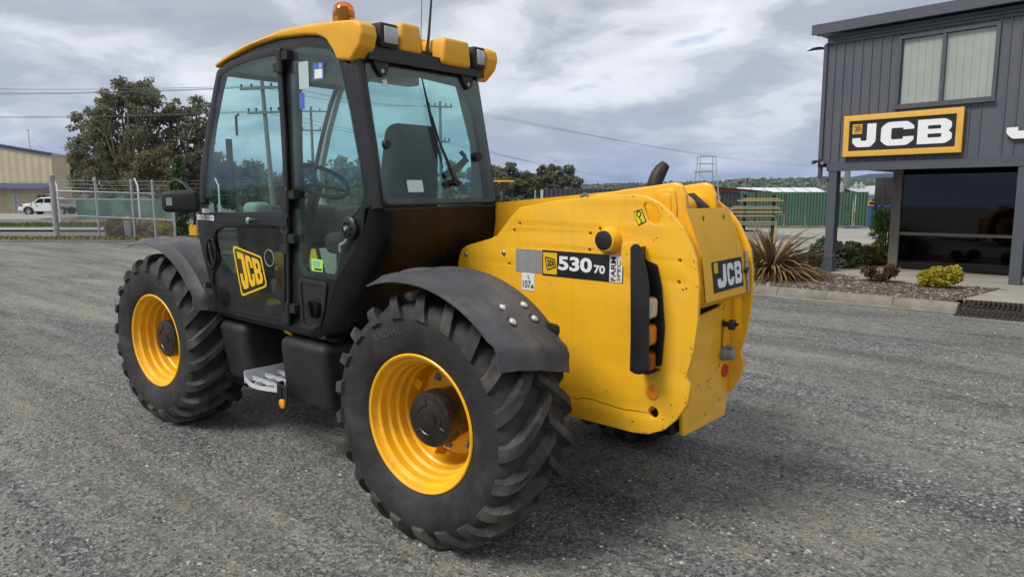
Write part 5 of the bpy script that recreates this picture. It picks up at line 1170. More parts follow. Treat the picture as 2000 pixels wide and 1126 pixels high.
bx_ = vroot('meter_pillar', 'small grey utility pillar standing behind the gate mesh', 'utility box', px(251,28.0), 28.0)
rbox('body', (0,0,.36), (.20,.2,.76), GALV, bx_, .02); rbox('lid', (0,0,.79), (.28,.25,.12), GALV, bx_, .03); mb = MB(); mb.lathe([(0,.03),(-.02,.03),(-.02,0)], (0,-.11,.58), 'Y', 12); mb.build('dial', BLACKV, bx_)
yb = vroot('hydraulic_attachment', 'small yellow steel attachment lugs behind the front mudguard', 'attachment', px(378,29), 29)
plate('lug', rnd([(-.14,0),(-.14,.42),(-.10,.50),(-.02,.50),(.02,.32),(.06,.50),(.14,.48),(.16,0)],.03), YEL, yb, plane_y(0), .12); plate('lug', rnd([(-.14,0),(-.14,.42),(-.10,.50),(-.02,.50),(.02,.32),(.06,.50),(.14,.48),(.16,0)],.03), YEL, yb, plane_y(.35), .12)
mb = MB(); mb.tube([(0,.2,.3),(0,.2,.95),(.1,.2,1.15),(.12,.2,1.5)], .06, 8); mb.build('mast', BLKS, yb); mb = MB(); mb.b2((-.25,-.1,-.02),(.25,.45,.08)); mb.build('base', BLKS, yb)

# tan shed
TANW = pm('tan_wall_sheet', (.50,.43,.30), .7, var=.06, scale=.6, dirt=(.3,.24,.15), dirt_amt=.35, dirt_scale=.5)
BLUT = pm('blue_trim', (.028,.045,.10), .5, var=.1)
SD = 3.0
sh = vroot('tan_shed', 'tan ribbed metal shed with dark blue roof edge and awning', 'shed', -48.4, 75)
z0 = -.3; XL = -26.
def shed_h(x): return 6.12+(-x)*.172 if x > -13 else 6.12+13*.172-(-13-x)*.172
V = []; n = 132
for i in range(n+1):
    x = XL+(0-XL)*i/n; off = .035 if i % 4 < 2 else 0.
    V += [(x, -off, z0), (x, -off, shed_h(x))]
mb = MB(); mb.add(V, [(2*i,2*i+2,2*i+3,2*i+1) for i in range(n)]); mb.add([(0,0,z0),(0,SD,z0),(0,SD,6.12),(0,0,6.12)], [(0,1,2,3)]); mb.build('wall', TANW, sh, 0)
mb = MB(); mb.add([(.15,-.15,6.14),(-13,-.15,6.14+13.15*.172),(-13,SD,6.14+13.15*.172),(.15,SD,6.14),(-26.2,-.15,6.14),(-26.2,SD,6.14)], [(0,1,2,3),(1,4,5,2)]); mb.build('roof', BLUT, sh, 0)
mb = MB(); mb.add([(.2,-.2,6.02),(-13,-.2,6.02+13.2*.172),(-13,-.2,6.28+13.2*.172),(.2,-.2,6.28),(-26.2,-.2,6.02),(-26.2,-.2,6.28),(.2,-.12,6.02),(.2,-.12,6.28)], [(0,1,2,3),(1,4,5,2),(0,3,7,6)]); mb.build('barge_trim', BLUT, sh, 0)
aw = MB(); aw.add([(.12,-.03,3.22),(XL,-.03,3.22),(XL,-1.5,2.72),(.12,-1.5,2.72),(.12,-1.5,2.58),(XL,-1.5,2.58),(.12,-.03,3.08)], [(0,1,2,3),(3,2,5,4),(0,3,4,6)]); aw.build('awning', pm('blue_awning',(.04,.065,.14),.45,var=.08), sh, 0)
for x0_, x1_, za, zb, nm in ((-4.34,-3.92,.0,2.25,'door'),(-1.80,-1.35,1.50,1.98,'window'),(-1.29,-.85,1.50,1.98,'window')):
    w_ = MB(); w_.b2((x0_,-.10,za),(x1_,-.04,zb)); o = w_.build(nm, pm('shed_glass',(.05,.06,.07),.12) if nm == 'window' else pm('pale_shed_door',(.30,.34,.38),.5), sh)
    f_ = MB()
    for a_, b_ in (((x0_-.04,-.12,za),(x0_,-.04,zb)),((x1_,-.12,za),(x1_+.04,-.04,zb)),((x0_-.04,-.12,zb),(x1_+.04,-.04,zb+.04))): f_.b2(a_, b_)
    f_.build('frame', TANW if nm == 'window' else WHITE, o, 0)
an = vroot('aerial_mast', 'slim aerial mast with stay wires on the shed roof', 'aerial', px(68,76)*.99, 76); an.location.z = 4.9
mb = MB(); mb.tube([(0,0,-.1),(-.10,0,1.2),(-.12,0,2.5)], [.05,.04,.03], 6); mb.build('mast', GALV, an); mb = MB(); mb.tube([(-.12,0,2.3),(1.7,.2,-.35)], .012, 4); mb.tube([(-.05,0,.5),(.3,0,.0)], .015, 4); mb.build('stay_wire', MESHW, an)
mb = MB(); mb.box((-.12,0,2.5),(.3,.05,.12)); mb.build('aerial_head', GALV, an)

# white ute
ut = vroot('white_ute', 'white dual cab ute with grey tray parked in front of the tan shed', 'ute', px(26,68)*.992, 68.5)
WP = pm('white_car_paint', (.74,.75,.76), .25, var=.02, coat=.4)
def arch(cx, r=.44, n=9): return [(cx-r*math.cos(PI*k/(n-1)), .36+r*math.sin(PI*k/(n-1))*.95) for k in range(n)]
prof = [(.06,.42),(.0,.62),(.04,.86),(.16,1.0),(.70,1.08),(1.30,1.12),(1.42,1.15),(2.02,1.62),(2.25,1.68),(3.25,1.70),(3.50,1.66),(3.72,1.12),(3.74,.42),(3.0,.34),(1.42,.34)]+[(a, b_) for a, b_ in arch(.98)[::-1]]+[(.48,.36)]
ub = plate('body', prof, WP, ut, plane_y(.9), 1.74, (), .05)
for pts in ([(1.60,1.16),(2.06,1.56),(2.50,1.60),(2.50,1.17)],[(2.58,1.17),(2.58,1.60),(3.20,1.61),(3.40,1.52),(3.42,1.18)]):
    plate('side_window', rnd(pts,.05,3), BLKG, ub, plane_y(.022), .01, (), 0)
plate('windscreen', [(.1,0),(1.6,0),(1.5,1),(.2,1)], BLKG, ub, lambda a,b,d: (1.50+.50*b-d, .05+a, 1.165+.42*b+d), .02, (), 0)
for cx in (.98, 4.15):
    mb = MB(); mb.lathe([(-.02,.18),(.0,.24),(-.03,.34),(.0,.385),(.20,.385),(.22,.3),(.22,0)], (cx,.02,.365), 'Y', 28); wh = mb.build('wheel', TYRE, ut); mb = MB(); mb.lathe([(.0,.23),(-.025,.22),(.01,.15),(-.01,.07),(-.01,0)], (cx,.0,.365), 'Y', 20); mb.build('rim', SILV, wh)
    mb = MB(); mb.lathe([(-.02,0),(.0,.34),(-.03,.37),(.0,.385),(.20,.385),(.22,.3),(.22,0)], (cx,1.56,.365), 'Y', 20); mb.build('wheel', TYRE, ut)
plate('wheel_arch', [(.98-.52*math.cos(t), .34+.50*math.sin(t)) for t in np.linspace(0,PI,14)], PLAS, ub, plane_y(.012), .03, [ell(.98,.36,.41,n=24)], 0)
rbox('headlamp', (.30,.05,.93), (.34,.1,.14), BLKG, ub, .03); rbox('grille', (.02,.9,.80), (.06,1.3,.36), BLKG, ub, .02); rbox('bull_bar', (-.03,.9,.52), (.12,1.7,.30), WP, ub, .05)
for x_ in (2.30,3.15): rbox('door_handle', (x_,.012,1.05), (.20,.03,.035), PLAS, ub, .01)
rbox('side_mirror', (1.62,-.08,1.20), (.16,.16,.14), WP, ub, .04); rbox('side_vent', (1.28,.02,1.0), (.16,.03,.12), BLKG, ub, .02)
fit_text('door_print', 'DLT', (1.72,.80,2.05,.90), pm('green_print',(.03,.20,.08),.5), ub, lambda a,b,d: (a, .024-d, b), .02)
mb = MB(); mb.b2((3.82,.0,.80),(5.6,1.8,.86))
for a_, b_ in (((3.82,.0,.86),(5.6,.04,1.12)),((3.82,1.76,.86),(5.6,1.8,1.12)),((5.56,.04,.86),(5.6,1.76,1.12)),((3.82,.04,.86),(3.86,1.76,1.55))): mb.b2(a_, b_)
mb.build('tray', pm('grey_tray',(.30,.32,.32),.5,.3), ut); mb = MB(); mb.b2((3.4,.5,.45),(5.5,1.3,.62)); mb.build('chassis_rail', BLKS, ut)

# ================================================================ power poles and wires
POLEM = pm('grey_timber_pole', (.17,.165,.155), .9, var=.2, scale=2, vscale=(1,1,.2)); WIREM = pm('overhead_wire', (.045,.048,.055), .6)
def pole(label, p, h, arms, lean=0., r=.16, rot=0., extra=None):
    o = empty('power_pole', p); o.rotation_euler = (0, lean, ROTV+rot); tag(o, label, 'power pole')
    mb = MB(); mb.tube([(0,0,-.5),(0,0,h)], [r, r*.65], 10); mb.build('pole', POLEM, o)
    for z, w_ in arms:
        mb = MB(); mb.b2((-w_,-.2,z-.06),(w_,-.08,z+.06)); ca = mb.build('cross_arm', POLEM, o)
        for q in (-.92,-.45,.45,.92): mb = MB(); mb.lathe([(0,.03),(.08,.05),(.14,.07),(.2,.05),(.22,0)], (q*w_,-.14,z+.06), 'Z', 8); mb.build('insulator', RST, ca)
    return o
P1 = at_px(535,40); P2 = at_px(614,62); P3 = at_px(862,55); P4 = at_px(1652,90)
pole('leaning power pole seen through the door glass', P1, 8.0, [(7.6,1.2),(6.3,.9)], lean=math.radians(-2.5))
pole('far power pole seen through the quarter window', P2, 9.4, [(9.0,1.7),(7.4,1.6)], rot=.2)
pole('power pole with two cross arms seen through the rear cab window', P3, 8.9, [(8.5,.9),(5.9,.7)], rot=.3)
p4 = pole('pale power pole with transformers behind the green fence', P4, 5.9, [(5.3,1.7)], r=.5)
p4.children[0].data.materials[0] = GALV
for dx in (-.9,.9,1.6): mb = MB(); mb.lathe([(0,.0),(0,.35),(1.1,.35),(1.2,.15),(1.5,.12),(1.5,0)], (dx,-.6,2.2), 'Z', 12); mb.build('transformer', GALV, p4)
def wire(a, b_, sag, r, lab, grp):
    a, b_ = Vector(a), Vector(b_); mb = MB(); mb.tube([a.lerp(b_, t)-Vector((0,0,sag*4*t*(1-t))) for t in np.linspace(0,1,25)], r, 4); tag(mb.build('overhead_wire', WIREM), lab, 'wire', grp)
def pole_pt(P, z, dx): return Vector(P)+Vector((0,0,z))+RH*dx
LW = VW(px(-420,44), 44)
for z, dz, dx, wl_ in ((7.75,8.9,-.9,'topmost wire'),(7.75,8.45,.3,'second wire from the top'),(7.75,8.3,.9,'third wire from the top'),(6.4,7.15,-.6,'upper of the two lowest wires'),(6.4,7.0,.6,'lowest wire')): wire(LW+Vector((0,0,dz-.2)), pole_pt(P1,z,dx), .35, .012, wl_+' crossing the sky left of the cab', 'wires left of the cab')
for z, z3, dx, wl_ in ((7.75,8.6,-.8,'upper far wire'),(7.75,8.6,.8,'upper near wire'),(6.4,6.0,-.5,'lower far wire'),(6.4,6.0,.5,'lower near wire')): wire(pole_pt(P1,z,dx), pole_pt(P3,z3,dx*.8), .4, .012, wl_+' seen through the cab glass between two poles', 'wires behind the cab')
for dx, e, wl_ in ((-.8,(60,-205,7.4),'top'),(.0,(60.5,-205,7.0),'middle'),(.8,(61,-205,6.7),'bottom')): wire(pole_pt(P3,8.6,dx), e, 1.2, .009, wl_+' strand of the upper wires sweeping down right of the cab', 'upper wires right of the cab')
for dx, e, wl_ in ((-.6,(73.3,-129,2.9),'top'),(0,(73.6,-129,2.6),'middle'),(.6,(74,-129,2.3),'bottom')): wire(pole_pt(P3,6.0,dx), e, .5, .009, wl_+' strand of the lower wires sweeping down right of the cab', 'lower wires right of the cab')

# ================================================================ right background
DARKC = pm('dark_ribbed_sheet', (.040,.043,.052), .55, var=.12, scale=1.5)
ct = vroot('shipping_container', 'long dark grey ribbed container behind the yellow tail', 'container', px(1059,58), 58)
V = []; n = 90
for i in range(n+1):
    x = 8.6*i/n; off = .05 if i % 4 < 2 else 0.; V += [(x,-off,.0),(x,-off,2.35)]
mb = MB(); mb.add(V, [(2*i,2*i+2,2*i+3,2*i+1) for i in range(n)]); mb.b2((0,.02,0),(8.6,2.4,2.35)); mb.build('side_wall', DARKC, ct, 0)
mb = MB(); mb.b2((-.16,-.1,0),(.05,.1,2.30)); mb.build('corner_post', pm('pale_end_post',(.5,.52,.55),.5), ct); mb = MB(); mb.b2((-.3,-.4,1.05),(4.5,-.1,1.20)); mb.build('white_skirt', WHITE, ct)
yr = vroot('parked_loader', 'small machine with flat yellow canopy roof beyond the cab corner', 'loader', px(985,30), 30)
rbox('canopy', (0,0,2.30), (.86,.7,.06), YEL, yr, .02); mb = MB(); mb.tube([(-.02,0,.9),(-.02,0,2.28)], .025, 6); mb.tube([(-.4,.2,.9),(-.4,.2,2.28)], .025, 6); mb.build('canopy_post', BLKS, yr); rbox('body', (0,.1,.62), (.9,.9,.75), YEL, yr, .08); 
for dx in (-.3,.3): mb = MB(); mb.lathe([(-.1,.12),(-.1,.3),(.1,.3),(.1,.12)], (dx,-.35,.3), 'Y', 20, True); mb.build('wheel', TYRE, yr)
tp = vroot('steel_post', 'thin galvanised post standing left of the dark container', 'post', px(1045,50), 50); mb = MB(); mb.tube([(0,0,-.2),(0,0,2.15)], .06, 8); mb.build('post', GALV, tp); mb = MB(); mb.tube([(0,0,2.15),(0,0,2.18)], [.07,.03], 8); mb.build('cap', GALV, tp)
# platform ladder
ld = vroot('platform_ladder', 'mobile aluminium platform ladder with guard rails behind the yellow tail', 'ladder', px(1374,24), 24)
h_ = [(-.50,-.25),(.52,-.25),(-.50,.30),(.52,.30)]
TOPZ = 2.98; PLZ = 2.50
for sx, x0_, x1_ in ((-1,-.62,-.26),(1,.62,.26)):
    for y0_ in (-.35,.35):
        mb = MB(); mb.tube([(x0_,y0_,0),(x1_*1.05,y0_*.6,PLZ),(x1_,y0_*.5,TOPZ)], .022, 6); mb.build('leg', ALU, ld)
mb = MB(); mb.b2((-.34,-.25,PLZ-.05),(.20,.25,PLZ)); mb.build('platform', ALU, ld)
for z in (TOPZ, PLZ+.24):
    k = (TOPZ-z)/.5*.02
    mb = MB(); mb.tube([(-.27-k,-.18,z),(.27+k,-.18,z),(.27+k,.18,z),(-.27-k,.18,z)], .016, 6); mb.build('guard_rail', ALU, ld)
for i in range(7): z = .3+i*.31; x_ = -.62+.26*z/PLZ; mb = MB(); mb.b2((x_-.05,-.28,z-.015),(x_+.11,.28,z+.015)); mb.build('tread', ALU, ld)
mb = MB(); mb.tube([(-.34,-.26,PLZ-.05),(.45,-.28,1.6)], .014, 5); mb.tube([(.60,-.34,.5),(-.55,-.33,.5)], .018, 5); mb.build('brace', ALU, ld)
# timber rack
rk = vroot('cantilever_rack', 'dark steel cantilever rack holding timber lengths behind the flax', 'rack', px(1479,26.5), 26.5)
for x_ in (-.53,.55):
    mb = MB(); mb.b2((x_-.05,-.05,-.05),(x_+.05,.05,1.72)); mb.build('upright', BLKS, rk); mb = MB(); mb.b2((x_-.06,-.5,-.05),(x_+.06,.5,.06)); mb.build('foot', BLKS, rk)
    for z in (.62,.86,1.06,1.24,1.49): mb = MB(); mb.tube([(x_-.02,-.04,z-.06),(x_-.10,-.42,z)], .018, 5); mb.build('arm', BLKS, rk)
TIM = [pm('sawn_timber_%d' % i, c, .8, var=.15, scale=4, vscale=(.3,3,3)) for i, c in enumerate([(.46,.34,.17),(.40,.33,.20),(.33,.32,.22),(.50,.36,.14)])]
for i, (xa, xb, y_, z, t_) in enumerate([(-.70,.62,-.30,1.555,0),(-.92,.75,-.38,1.49,3),(-1.05,.62,-.3,1.27,2),(-1.2,.66,-.38,1.205,1),(-1.1,.62,-.25,1.15,2),(-1.2,.72,-.38,1.07,3),(-.9,.86,-.2,.965,1),(-.95,.42,-.38,.93,0),(-1.0,.5,-.3,.885,2),(-1.1,.52,-.38,.70,1),(-1.0,.30,-.3,.66,3),(-.9,.5,-.38,.62,2)]):
    o = vroot('timber_length', ['topmost short timber on the steel rack','long yellow timber just under the topmost one on the rack','grey green timber at the top of the middle stack on the rack','second timber down in the middle stack of the rack','third timber down in the middle stack of the rack','bright yellow timber at the bottom of the middle stack','thin timber sticking out furthest right on the rack','yellow timber beneath the one that sticks out right','grey timber at the bottom of the lower middle shelf','upper of the three lowest timbers on the rack','middle of the three lowest timbers on the rack','lowest timber on the steel rack'][i], 'timber', px(1479,26.5), 26.5, 'timber stacked on the rack'); o.location = o.location+Vector((0,0,z)); rbox('board', ((xa+xb)/2,y_,.02), (xb-xa,.10,.04), TIM[t_], o, .004, 1)
    for q, sg in ((xa,-1),(xb,1)): mb = MB(); mb.b2((q-.004+.006*sg,y_-.045,.004),(q+.004+.006*sg,y_+.045,.036)); mb.build('end_grain', TIM[2], o)
# green sheet fence
GRN = pm('green_sheet', (.050,.115,.075), .55, var=.08, scale=1, dirt=(.08,.13,.09), dirt_amt=.3, dirt_scale=.6)
gf = vroot('green_fence', 'dark green corrugated sheet fence across the back of the concrete yard', 'fence', px(1440,37.5), 37.5, rz=.03)
tot = px(1695,37.5)-px(1440,37.5); cuts = [0,.13,.355,.52,.70,.90,1.0]
for a_, b_ in zip(cuts[:-1], cuts[1:]):
    x0_, x1_ = a_*tot+.01, b_*tot-.01; n = max(8, int((x1_-x0_)/.08)); V = []
    for i in range(n+1):
        x_ = x0_+(x1_-x0_)*i/n; off = .025 if i % 2 else -.025
        V += [(x_,off,.12),(x_,off,1.88)]
    mb = MB(); mb.add(V, [(2*i,2*i+2,2*i+3,2*i+1) for i in range(n)]); mb.build('sheet', GRN, gf, 0)
mb = MB(); mb.b2((0,.03,1.87),(tot,.09,1.92)); mb.build('top_rail', GRN, gf); mb = MB(); mb.b2((0,-.06,-.05),(tot,.08,.14)); mb.build('plinth', KERB, gf)
br = vroot('broom', 'yard broom with blue head leaning against the green fence', 'broom', px(1664,37), 37.15)
mb = MB(); mb.b2((-.42,-.12,.0),(.42,.02,.08)); mb.build('broom_head', pm('blue_bristle',(.06,.09,.30),.8), br); mb = MB(); mb.tube([(.0,-.05,.06),(.12,.18,1.45)], .02, 6); mb.build('handle', TIM[1], br)
sp = vroot('long_shovel', 'dark handled yard tool leaning beside the broom', 'shovel', px(1658,37), 37.2); mb = MB(); mb.tube([(0,0,.05),(-.02,.15,1.1)], .022, 6); mb.build('handle', TWIG, sp); rbox('blade', (-.02,.14,1.12), (.22,.04,.16), TWIG, sp, .03)
rs = vroot('dark_workshop', 'low dark workshop wall with a red fascia beyond the timber rack', 'workshop', px(1390,42), 42)
V = []; n = 60
for i in range(n+1):
    x_ = 3.4*i/n; off = .03 if i % 4 < 2 else 0.; V += [(x_,-off,-.1),(x_,-off,2.02-.04*x_)]
mb = MB(); mb.add(V, [(2*i,2*i+2,2*i+3,2*i+1) for i in range(n)]); mb.b2((0,.05,-.1),(3.4,4,1.85)); mb.build('wall', DARKC, rs, 0)
mb = MB(); mb.add([(0,-.06,2.00),(3.0,-.06,1.95),(1.9,-.06,2.12),(0,-.06,2.24)], [(0,1,2,3)]); mb.add([(0,.0,2.00),(3.0,.0,1.95),(1.9,.0,2.12),(0,.0,2.24)], [(3,2,1,0)]); mb.build('red_fascia', pm('red_trim',(.26,.035,.03),.6), rs, 0)
mb = MB(); mb.add([(-.3,-.15,2.32),(3.4,-.15,2.00),(3.4,4,2.00),(-.3,4,2.32),(-.3,-.15,2.24),(3.4,-.15,1.93)], [(0,1,2,3),(0,4,5,1)]); mb.build('roof', DARKC, rs, 0)
wr = vroot('white_roofed_shed', 'low shed with long white sheet roof behind the green fence', 'shed', px(1455,70), 70)
mb = MB(); mb.b2((0,2,-.2),(8.6,9,2.05)); mb.build('wall', pm('brick_red_wall',(.30,.09,.06),.8,var=.1), wr)
WROOF = pm('white_roof_sheet', (.66,.68,.70), .45, var=.04)
for i in range(6):
    x0_ = .1+i*1.45; mb = MB(); mb.add([(x0_,1.7,2.10),(x0_+1.36,1.7,2.10),(x0_+2.4,7,2.62),(x0_+1.04,7,2.62),(x0_,1.7,2.02),(x0_+1.36,1.7,2.02)], [(0,1,2,3),(0,4,5,1)]); mb.build('roof_sheet', WROOF, wr, 0)
mb = MB(); mb.add([(.0,1.72,2.07),(9,1.72,2.07),(10.2,7.05,2.57),(1.1,7.05,2.57)], [(0,1,2,3)]); mb.build('roof_base', pm('roof_joint',(.20,.20,.21),.7), wr, 0)
gw = vroot('grey_roofed_building', 'pale grey roofed building in the distance beside the hanging black box', 'building', px(1685,85), 85)
mb = MB(); mb.b2((0,0,-.3),(8,6,2.2)); mb.build('wall', pm('pale_render',(.5,.5,.48),.8), gw); mb = MB(); mb.add([(-.3,-.4,2.1),(8.3,-.4,2.6),(8.3,6,3.3),(-.3,6,2.9),(-.3,-.4,1.9),(8.3,-.4,2.4)], [(0,1,2,3),(0,4,5,1)]); mb.build('roof', pm('grey_roof_sheet',(.42,.45,.48),.5), gw, 0)
for x_ in (.8,2.2,3.6): mb = MB(); mb.b2((x_,-.05,.6),(x_+.8,.02,1.5)); mb.build('window', BLKG, gw)
# skip, excavator-like machine and black box seen under the office
BLUS = pm('blue_skip_paint', (.020,.085,.27), .55, var=.15, scale=2, dirt=(.08,.07,.07), dirt_amt=.5, dirt_scale=2)
sk = vroot('skip_bin', 'blue steel skip bin beyond the end of the green fence', 'skip', px(1697,38.8), 38.8)
sv = [(0,0,.0),(1.7,0,.0),(1.7,1.6,.0),(0,1.6,.0),(-.05,-.15,1.15),(1.8,-.15,1.15),(1.8,1.7,1.15),(-.05,1.7,1.15)]
mb = MB(); mb.add(sv, [(0,1,5,4),(1,2,6,5),(2,3,7,6),(3,0,4,7),(0,3,2,1)]); mb.build('hopper', BLUS, sk, 0)
for z in (1.12,.62,.30): mb = MB(); mb.b2((-.06 if z > 1 else .25,-.24+.1*(1.15-z),z),(1.8 if z > 1 else 1.6,-.10,z+.09)); mb.build('rib', BLUS, sk)
for x_ in (.25,1.55): mb = MB(); mb.b2((x_,-.20,.30),(x_+.08,-.08,.70)); mb.build('rib', BLUS, sk)
scr = vroot('scrap_load', 'rusty scrap piled on top of the blue skip', 'scrap', px(1715,38.8), 38.8, rz=.1)
g = np.random.default_rng(14)
for k in range(10): o = rbox('scrap_piece', (g.uniform(-.2,.9),g.uniform(.1,.8),1.17+g.uniform(0,.18)), (g.uniform(.1,.4),.2,g.uniform(.06,.16)), [RST, RUSTP, YEL][k % 3], scr, .01, 1, M=Matrix.Rotation(g.uniform(-.5,.5),3,'Y'))
rd = vroot('red_implement', 'bright red sloping implement panel behind the blue skip', 'implement', px(1695,41), 41)
REDP = pm('red_implement_paint', (.42,.022,.025), .4, var=.1)
plate('panel', rnd([(0,.55),(.05,1.0),(.75,1.95),(1.15,2.1),(1.2,.7),(.9,.55)],.06), REDP, rd, plane_y(0), .5); mb = MB(); mb.b2((-.05,.1,.0),(1.2,.5,.62)); mb.build('frame', YEL, rd); mb = MB(); mb.b2((-.05,-.1,1.05),(.45,.2,1.42)); mb.build('yellow_guard', YEL, rd)
bb = vroot('black_tank', 'weathered black steel box standing high beside the office wall', 'tank', px(1717,36.5), 36.5)
rbox('tank_body', (.5,.4,1.95), (1.0,.8,1.45), pm('weathered_black_steel',(.020,.020,.022),.6,var=.3,scale=3,dirt=(.10,.09,.08),dirt_amt=.4,dirt_scale=3), bb, .03); mb = MB(); mb.tube([(.45,-.05,1.72),(.62,-.14,1.60),(.95,-.14,1.78),(1.15,-.1,1.82)], [.06,.09,.08,.07], 8); mb.build('elbow_pipe', BLKG, bb)
for x_ in (.08,.92):
    for y_ in (.08,.72): mb = MB(); mb.b2((x_-.05,y_-.05,-.1),(x_+.05,y_+.05,1.25)); mb.build('leg', BLKS, bb)

# ================================================================ office building
AB = math.radians(173.7); gup = (Vector((0,0,1))+.02*FH).normalized()
du = Vector((math.cos(AB), math.sin(AB), 0)); du = (du-gup*du.dot(gup)).normalized(); dn = gup.cross(du)       # dn points away from the street when du runs right
dv = -dn if dn.y < 0 else dn
OB = Vector((1.84,-11.67,-.14)); MBL = Matrix(((du.x,dv.x,gup.x,OB.x),(du.y,dv.y,gup.y,OB.y),(du.z,dv.z,gup.z,OB.z),(0,0,0,1)))
def broot(name, label, cat, off=(0,0,0), group=None):
    r = empty(name); r.matrix_world = MBL @ Matrix.Translation(off); return tag(r, label, cat, group)
def bfit(fn): return fn
OFF = broot('office_building', 'two storey charcoal ribbed metal office with a glazed ground floor under a porch', 'building')
CHAR = pm('charcoal_cladding', (.080,.088,.106), .5, var=.05, scale=.8, dirt=(.13,.13,.135), dirt_amt=.25, dirt_scale=.7, streak=.35)
CHAR2 = pm('charcoal_trim', (.072,.080,.097), .45, var=.06, scale=2)
UMAX = 9.
def wall_seg(u0, u1, h0, h1):
    V = []; F = []; u = u0
    pts = [(u0, 0)]
    k = math.ceil((u0+.05)/.168)
    while k*.168-.05 < u1-.03:
        c = k*.168-.05
        for d_, o_ in ((-.018,0),(-.010,.022),(.010,.022),(.018,0)):
            if u0 < c+d_ < u1: pts.append((c+d_, o_))
        k += 1
    pts.append((u1, 0))
    for a_, o_ in pts: V += [(a_, o_, h0), (a_, o_, h1)]
    mb = MB(); mb.add(V, [(2*i,2*i+2,2*i+3,2*i+1) for i in range(len(pts)-1)]); return mb
WU0, WU1, WH0, WH1 = 1.12, 2.64, 3.26, 4.48
for nm, a_ in (('cladding', (-.25,WU0,2.26,4.56)), ('cladding', (WU1,UMAX,2.26,4.56)), ('cladding', (WU0,WU1,2.26,WH0)), ('cladding', (WU0,WU1,WH1,4.56))): wall_seg(*a_).build(nm, CHAR, OFF, 0)
mb = MB(); mb.b2((-.25,-7,2.26),(-.22,.0,4.6)); mb.b2((-.25,-7.05,2.26),(UMAX,-7,4.6)); mb.build('side_wall', CHAR, OFF, 0)
mb = MB(); mb.b2((-.26,-.02,2.2),(-.19,.05,4.56)); mb.build('corner_flashing', CHAR2, OFF)
for k in range(3): mb = MB(); mb.b2((-.20,.0,4.555+k*.058),(UMAX,.028+.012*k,4.555+k*.058+.050)); mb.build('fascia_board', CHAR2, OFF)
mb = MB(); mb.b2((-.42,-.05,4.76),(UMAX,.20,4.90)); mb.b2((-.42,-7.2,4.78),(UMAX,-.05,4.88)); mb.build('roof', CHAR2, OFF); mb = MB(); mb.b2((-.44,.20,4.74),(UMAX,.235,4.93)); mb.build('gutter', CHAR2, OFF)
mb = MB(); mb.b2((-.09,-.12,2.11),(UMAX,.035,2.27)); mb.build('beam', CHAR2, OFF)
mb = MB(); mb.b2((-.25,-7.0,2.20),(UMAX,-.13,2.255)); mb.build('soffit', pm('dark_soffit',(.05,.05,.055),.8), OFF)
for u in (-.05, 3.08, 6.2):
    mb = MB(); mb.b2((u,-.17,-.05),(u+.165,.02,2.11)); po = mb.build('post', CHAR2, OFF); mb = MB(); mb.b2((u-.02,-.19,-.05),(u+.185,.04,.02)); mb.build('post_shoe', BLKS, po)
# upper window with vertical blinds
wn = b2('window', (WU0,-.06,WH0), (WU1,-.05,WH1), pm('dark_room',(.03,.03,.03),.9), OFF)
for a_, b_ in (((WU0-.03,-.04,WH0-.03),(WU0+.03,.05,WH1+.03)),((WU1-.03,-.04,WH0-.03),(WU1+.03,.05,WH1+.03)),((WU0+.03,-.04,WH0-.03),(WU1-.03,.05,WH0+.03)),((WU0+.03,-.04,WH1-.03),(WU1-.03,.05,WH1+.03)),((1.815,-.04,WH0+.03),(1.875,.048,WH1-.03))): b2('window_frame', a_, b_, CHAR2, wn)
BLND = pm('cream_blind', (.50,.49,.455), .8, var=.04)
for i in range(12):
    u = WU0+.06+i*.122; o = rbox('blind_slat', (u+.055,-.032,(WH0+WH1)/2), (.121,.004,WH1-WH0-.08), BLND, wn, .001, 1, M=Matrix.Rotation(.05,3,'Z'))
PANE = glass('window_pane', (.93,.95,.94), 1.6, dust=.02)
for a_, b_ in ((WU0+.03,1.815),(1.875,WU1-.03)): b2('pane', (a_,.005,WH0+.03), (b_,.010,WH1-.03), PANE, wn, 0)
b2('window_sill', (WU0-.06,.05,WH0-.06), (WU1+.06,.085,WH0-.03), CHAR2, wn)
# glazed ground floor
TAU = pm('taupe_frame', (.17,.16,.135), .5, var=.06); GV = -1.66
DGL = glass('tinted_shopfront_glass', (.16,.165,.175), 1.55, dust=.004)
gl0, gl1 = .80, 4.6
b2('front_column', (.62,GV-.12,-.03), (.80,GV+.06,2.20), TAU, OFF); b2('front_column', (4.6,GV-.12,-.03), (4.75,GV+.06,2.2), TAU, OFF)
b2('transom', (.80,GV-.03,.825), (4.6,GV+.04,.885), TAU, OFF); b2('sill_rail', (.80,GV-.03,-.02), (4.6,GV+.03,.05), TAU, OFF)
b2('mullion', (2.86,GV-.03,.05), (2.93,GV+.03,.825), TAU, OFF); b2('mullion', (2.86,GV-.03,.885), (2.93,GV+.03,2.2), TAU, OFF)
for a_, b_ in ((.80,2.86),(2.93,4.6)):
    b2('glass_pane', (a_,GV-.008,.05), (b_,GV,.825), DGL, OFF, 0); b2('glass_pane', (a_,GV-.008,.885), (b_,GV,2.2), DGL, OFF, 0)
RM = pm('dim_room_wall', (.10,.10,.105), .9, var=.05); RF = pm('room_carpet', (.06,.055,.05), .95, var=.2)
b2('room_wall', (.60,-6.9,-.03), (.66,GV-.13,2.2), RM, OFF, 0); b2('room_wall', (.66,-6.9,-.03), (UMAX,-6.84,2.2), RM, OFF, 0); b2('room_floor', (.66,-6.84,-.10), (UMAX,GV-.03,-.03), RF, OFF, 0); b2('room_wall', (4.75,-6.8,-.03), (UMAX,GV,2.2), RM, OFF, 0)
